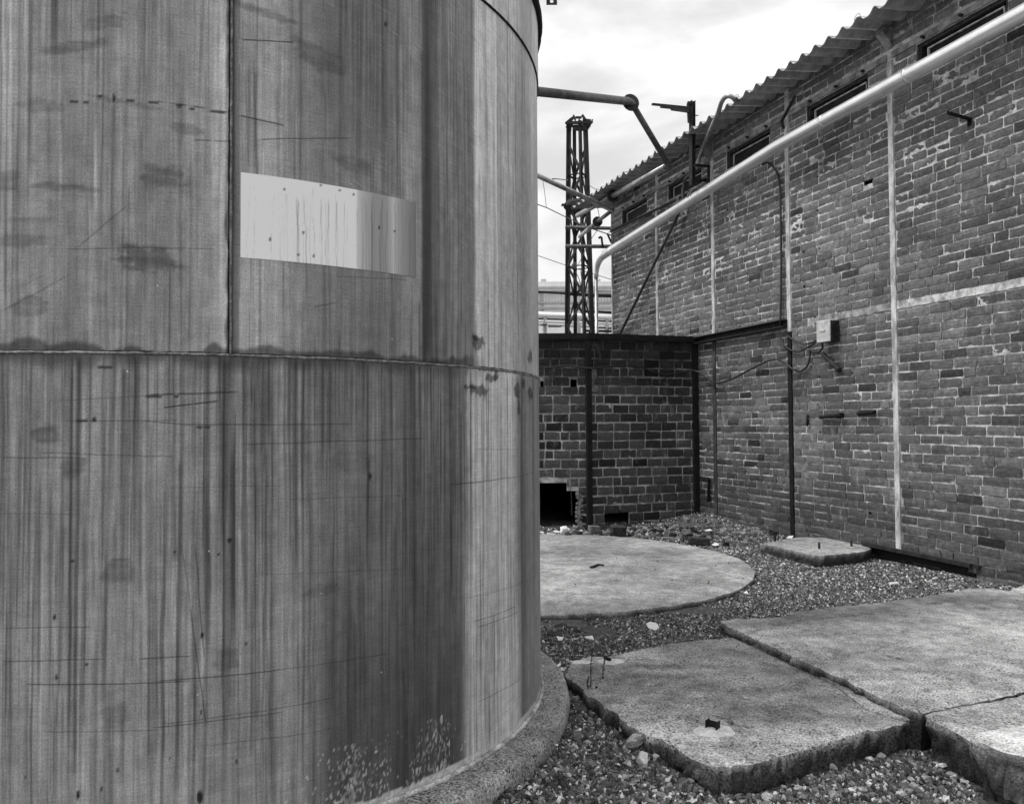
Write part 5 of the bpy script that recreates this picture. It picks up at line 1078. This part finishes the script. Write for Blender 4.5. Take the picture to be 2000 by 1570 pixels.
for i, (x, y) in enumerate([(1284, 1096), (1279, 1112), (1313, 1132), (1383, 1138), (1451, 1129), (1423, 1099), (1398, 1104), (1124, 1141), (1204, 1090), (1385, 1135)]):
    rock(G(x, y, .056), (.02, .018, .014), 'dark pebble lying on the round pad', seed=300+i, mat=MAT['rust'], sub=1, group='dark pebbles on the round pad', name='pebble')
o = MB().tube([gp(1738, 1145, .02), gp(1753, 1144, .02)], .012, 8).obj('pipe_offcut', MAT['white']); tag(o, 'short pale tube lying on gravel near the base beam', 'tube')
# weeds
def weed(x0, y0, x1, y1, label, seed):
    rg = random.Random(seed); a = Vector(gp(x0, y0)); Yd = a.y; b = Vector(D(x1, y1, Yd)); mb = MB()
    pts = smoothpts([a, a.lerp(b, .35)+Vector((.004, 0, 0)), a.lerp(b, .7)-Vector((.003, 0, 0)), b], 6); mb.tube(pts, [.0030*(1-.5*i/len(pts)) for i in range(len(pts))], 5)
    for i in range(70):
        t = rg.uniform(.2, 1); p = a.lerp(b, t); d = Vector((rg.uniform(-1, 1), rg.uniform(-1, 1), rg.uniform(.4, 1.2))).normalized()*rg.uniform(.006, .016); s_ = d.cross(Vector((rg.random(), rg.random(), .2))).normalized()*.002
        mb.add([p, p+d*.5+s_, p+d, p+d*.5-s_], [(0, 1, 2, 3)])
    return tag(mb.obj('weed', MAT['stem']), label, 'weed')
weed(1150, 1372, 1157, 1272, 'taller thin dry weed at the broken slab edge, left of two', 1); weed(1173, 1352, 1182, 1282, 'shorter dry weed to the right, leaning over the slab edge', 2); weed(1149, 1374, 1148, 1322, 'stub of dry weed at the foot of the taller one', 3)
weed(1162, 1375, 1165, 1340, 'short dry sprig between the weeds', 4); weed(1166, 1375, 1160, 1352, 'shortest dry sprig between the weeds', 6)

WORDS = 'leftmost second third fourth fifth sixth seventh eighth ninth tenth eleventh twelfth thirteenth fourteenth fifteenth sixteenth seventeenth eighteenth nineteenth twentieth twenty-first twenty-second twenty-third twenty-fourth twenty-fifth twenty-sixth'.split()
for gname, what in (('pale stones on the foreground gravel', 'pale angular stone on the foreground gravel, %s from the left'), ('dark pebbles on the round pad', 'dark pebble on the round pad, %s from the left'), ('rubble along the block wall', 'broken masonry lump at the foot of the block wall, %s from the left'), ('earthy clods by the tank', 'dark earthy clod in front of the round pad, %s from the left')):
    os_ = sorted([o for o in COL.objects if o.get('group') == gname], key=lambda o: project(o.location)[0])
    for k, o in enumerate(os_): o['label'] = (what % WORDS[k]).replace('leftmost from the left', 'leftmost of its kind')

# ================================================================= GRAVEL (uncountable stones)
def gravel():
    rg = np.random.default_rng(2)
    solids = [SLAB_A, SLAB_B, SLAB_E, CHUNK]
    P, S = [], []
    def fill(x0, x1, y0, y1, n, s0, s1, pw=2.0):
        X = rg.uniform(x0, x1, n); Y = rg.uniform(y0, y1, n); q = rg.random(n)**pw; s = s0+(s1-s0)*q
        k = np.hypot(X-TC[0], Y-TC[1]) > PL_R+.004; k &= np.hypot(X-DISC_C[0], Y-DISC_C[1]) > DISC_R+.004
        for o in solids: k &= ~inside(o, X, Y)
        d = (X-3.9932)*WALL.n[0]+(Y-6)*WALL.n[1]; k &= d > .01
        db = (X-CORNER[0])*(-WALL.d[0])+(Y-CORNER[1])*(-WALL.d[1]); k &= (db > -.3)
        xs_ = 1000+F*X/Y; k &= (xs_ > 920) & (xs_ < 2250)
        k &= (fbm(X*2.6, Y*2.6, 66, 3)+.25*(rg.random(n)-.5)) > np.where(Y > 3.6, .40, .22)
        P.append(np.stack([X[k], Y[k]], -1)); S.append(s[k])
    fill(-.2, 2.3, 2.2, 4.3, 70000, .005, .022, 2.6); fill(-.2, 2.6, 2.2, 4.2, 1500, .018, .034, 1.8)
    fill(-.3, 4.2, 4.2, 6.2, 130000, .005, .018, 3.0); fill(-.3, 4.2, 6.2, 10.8, 170000, .006, .022, 3.0); fill(.3, 3.6, 8.6, 10.6, 900, .02, .05, 2.5)
    P, S = np.concatenate(P), np.concatenate(S); Z = gz(P[:, 0], P[:, 1])+S*.18
    me = bpy.data.meshes.new('gravel'); me.vertices.add(len(P)); me.vertices.foreach_set('co', np.column_stack([P, Z]).astype(np.float32).ravel())
    attr(me, 'sz', S); me.attributes.new('rot', 'FLOAT_VECTOR', 'POINT').data.foreach_set('vector', rg.uniform(0, 6.28, (len(P), 3)).astype(np.float32).ravel())
    a = me.attributes.new('ix', 'INT', 'POINT'); a.data.foreach_set('value', rg.integers(0, 5, len(P)).astype(np.int32))
    o = bpy.data.objects.new('gravel', me); COL.objects.link(o); tag(o, 'grey gravel of mixed chips covering the yard', 'gravel', kind='stuff')
    ng = bpy.data.node_groups.new('stones', 'GeometryNodeTree'); ng.interface.new_socket('Geometry', in_out='INPUT', socket_type='NodeSocketGeometry'); ng.interface.new_socket('Geometry', in_out='OUTPUT', socket_type='NodeSocketGeometry')
    N = ng.nodes.new; L_ = ng.links.new; gi, go = N('NodeGroupInput'), N('NodeGroupOutput'); j = N('GeometryNodeGeometryToInstance')
    for k in range(5):
        ic = N('GeometryNodeMeshIcoSphere'); ic.inputs['Radius'].default_value = .5; ic.inputs['Subdivisions'].default_value = 2 if k < 2 else 1
        sp = N('GeometryNodeSetPosition'); nz = N('ShaderNodeTexNoise'); nz.noise_dimensions = '4D'; nz.inputs['W'].default_value = k*7.3; nz.inputs['Scale'].default_value = 1.7; nz.inputs['Detail'].default_value = 1
        sub = N('ShaderNodeVectorMath'); sub.operation = 'SUBTRACT'; sub.inputs[1].default_value = (.5, .5, .5); L_(nz.outputs['Color'], sub.inputs[0])
        mul = N('ShaderNodeVectorMath'); mul.operation = 'MULTIPLY'; mul.inputs[1].default_value = (2.0, 2.0, 2.0); L_(sub.outputs[0], mul.inputs[0]); L_(ic.outputs[0], sp.inputs[0]); L_(mul.outputs[0], sp.inputs['Offset'])
        tr = N('GeometryNodeTransform'); tr.inputs['Scale'].default_value = ((1.25, .9, .55), (1, .8, .7), (1.4, .7, .5), (1, 1, .6), (1.1, .6, .8))[k]; L_(sp.outputs[0], tr.inputs[0])
        sm = N('GeometryNodeSetMaterial'); sm.inputs['Material'].default_value = MG; fl = N('GeometryNodeSetShadeSmooth'); fl.inputs['Shade Smooth'].default_value = False; L_(tr.outputs[0], fl.inputs[0]); L_(fl.outputs[0], sm.inputs[0]); L_(sm.outputs[0], j.inputs[0])
    ip = N('GeometryNodeInstanceOnPoints'); m2 = N('GeometryNodeMeshToPoints'); L_(gi.outputs[0], m2.inputs[0]); L_(m2.outputs[0], ip.inputs['Points']); L_(j.outputs[0], ip.inputs['Instance']); ip.inputs['Pick Instance'].default_value = True
    def named(nm, ty): q = N('GeometryNodeInputNamedAttribute'); q.data_type = ty; q.inputs[0].default_value = nm; return q.outputs[0]
    L_(named('ix', 'INT'), ip.inputs['Instance Index']); L_(named('sz', 'FLOAT'), ip.inputs['Scale'])
    er = N('FunctionNodeEulerToRotation'); L_(named('rot', 'FLOAT_VECTOR'), er.inputs[0]); L_(er.outputs[0], ip.inputs['Rotation']); L_(ip.outputs[0], go.inputs[0])
    md = o.modifiers.new('stones', 'NODES'); md.node_group = ng; me.materials.append(MG)
_s = M('gravel_stone', .85, .25); _c = _s.op('POWER', _s.rand(), 7.0); _c = _s.op('ADD', _s.op('MULTIPLY', _c, .6), _s.op('ADD', _s.op('MULTIPLY', _s.rand(), .19), .03))
_s.col(_s.op('MULTIPLY', _c, _s.mr(_s.noise(_s.pos, 260, 3, .6), .3, .7, .75, 1.25))); MG = _s.m
gravel()
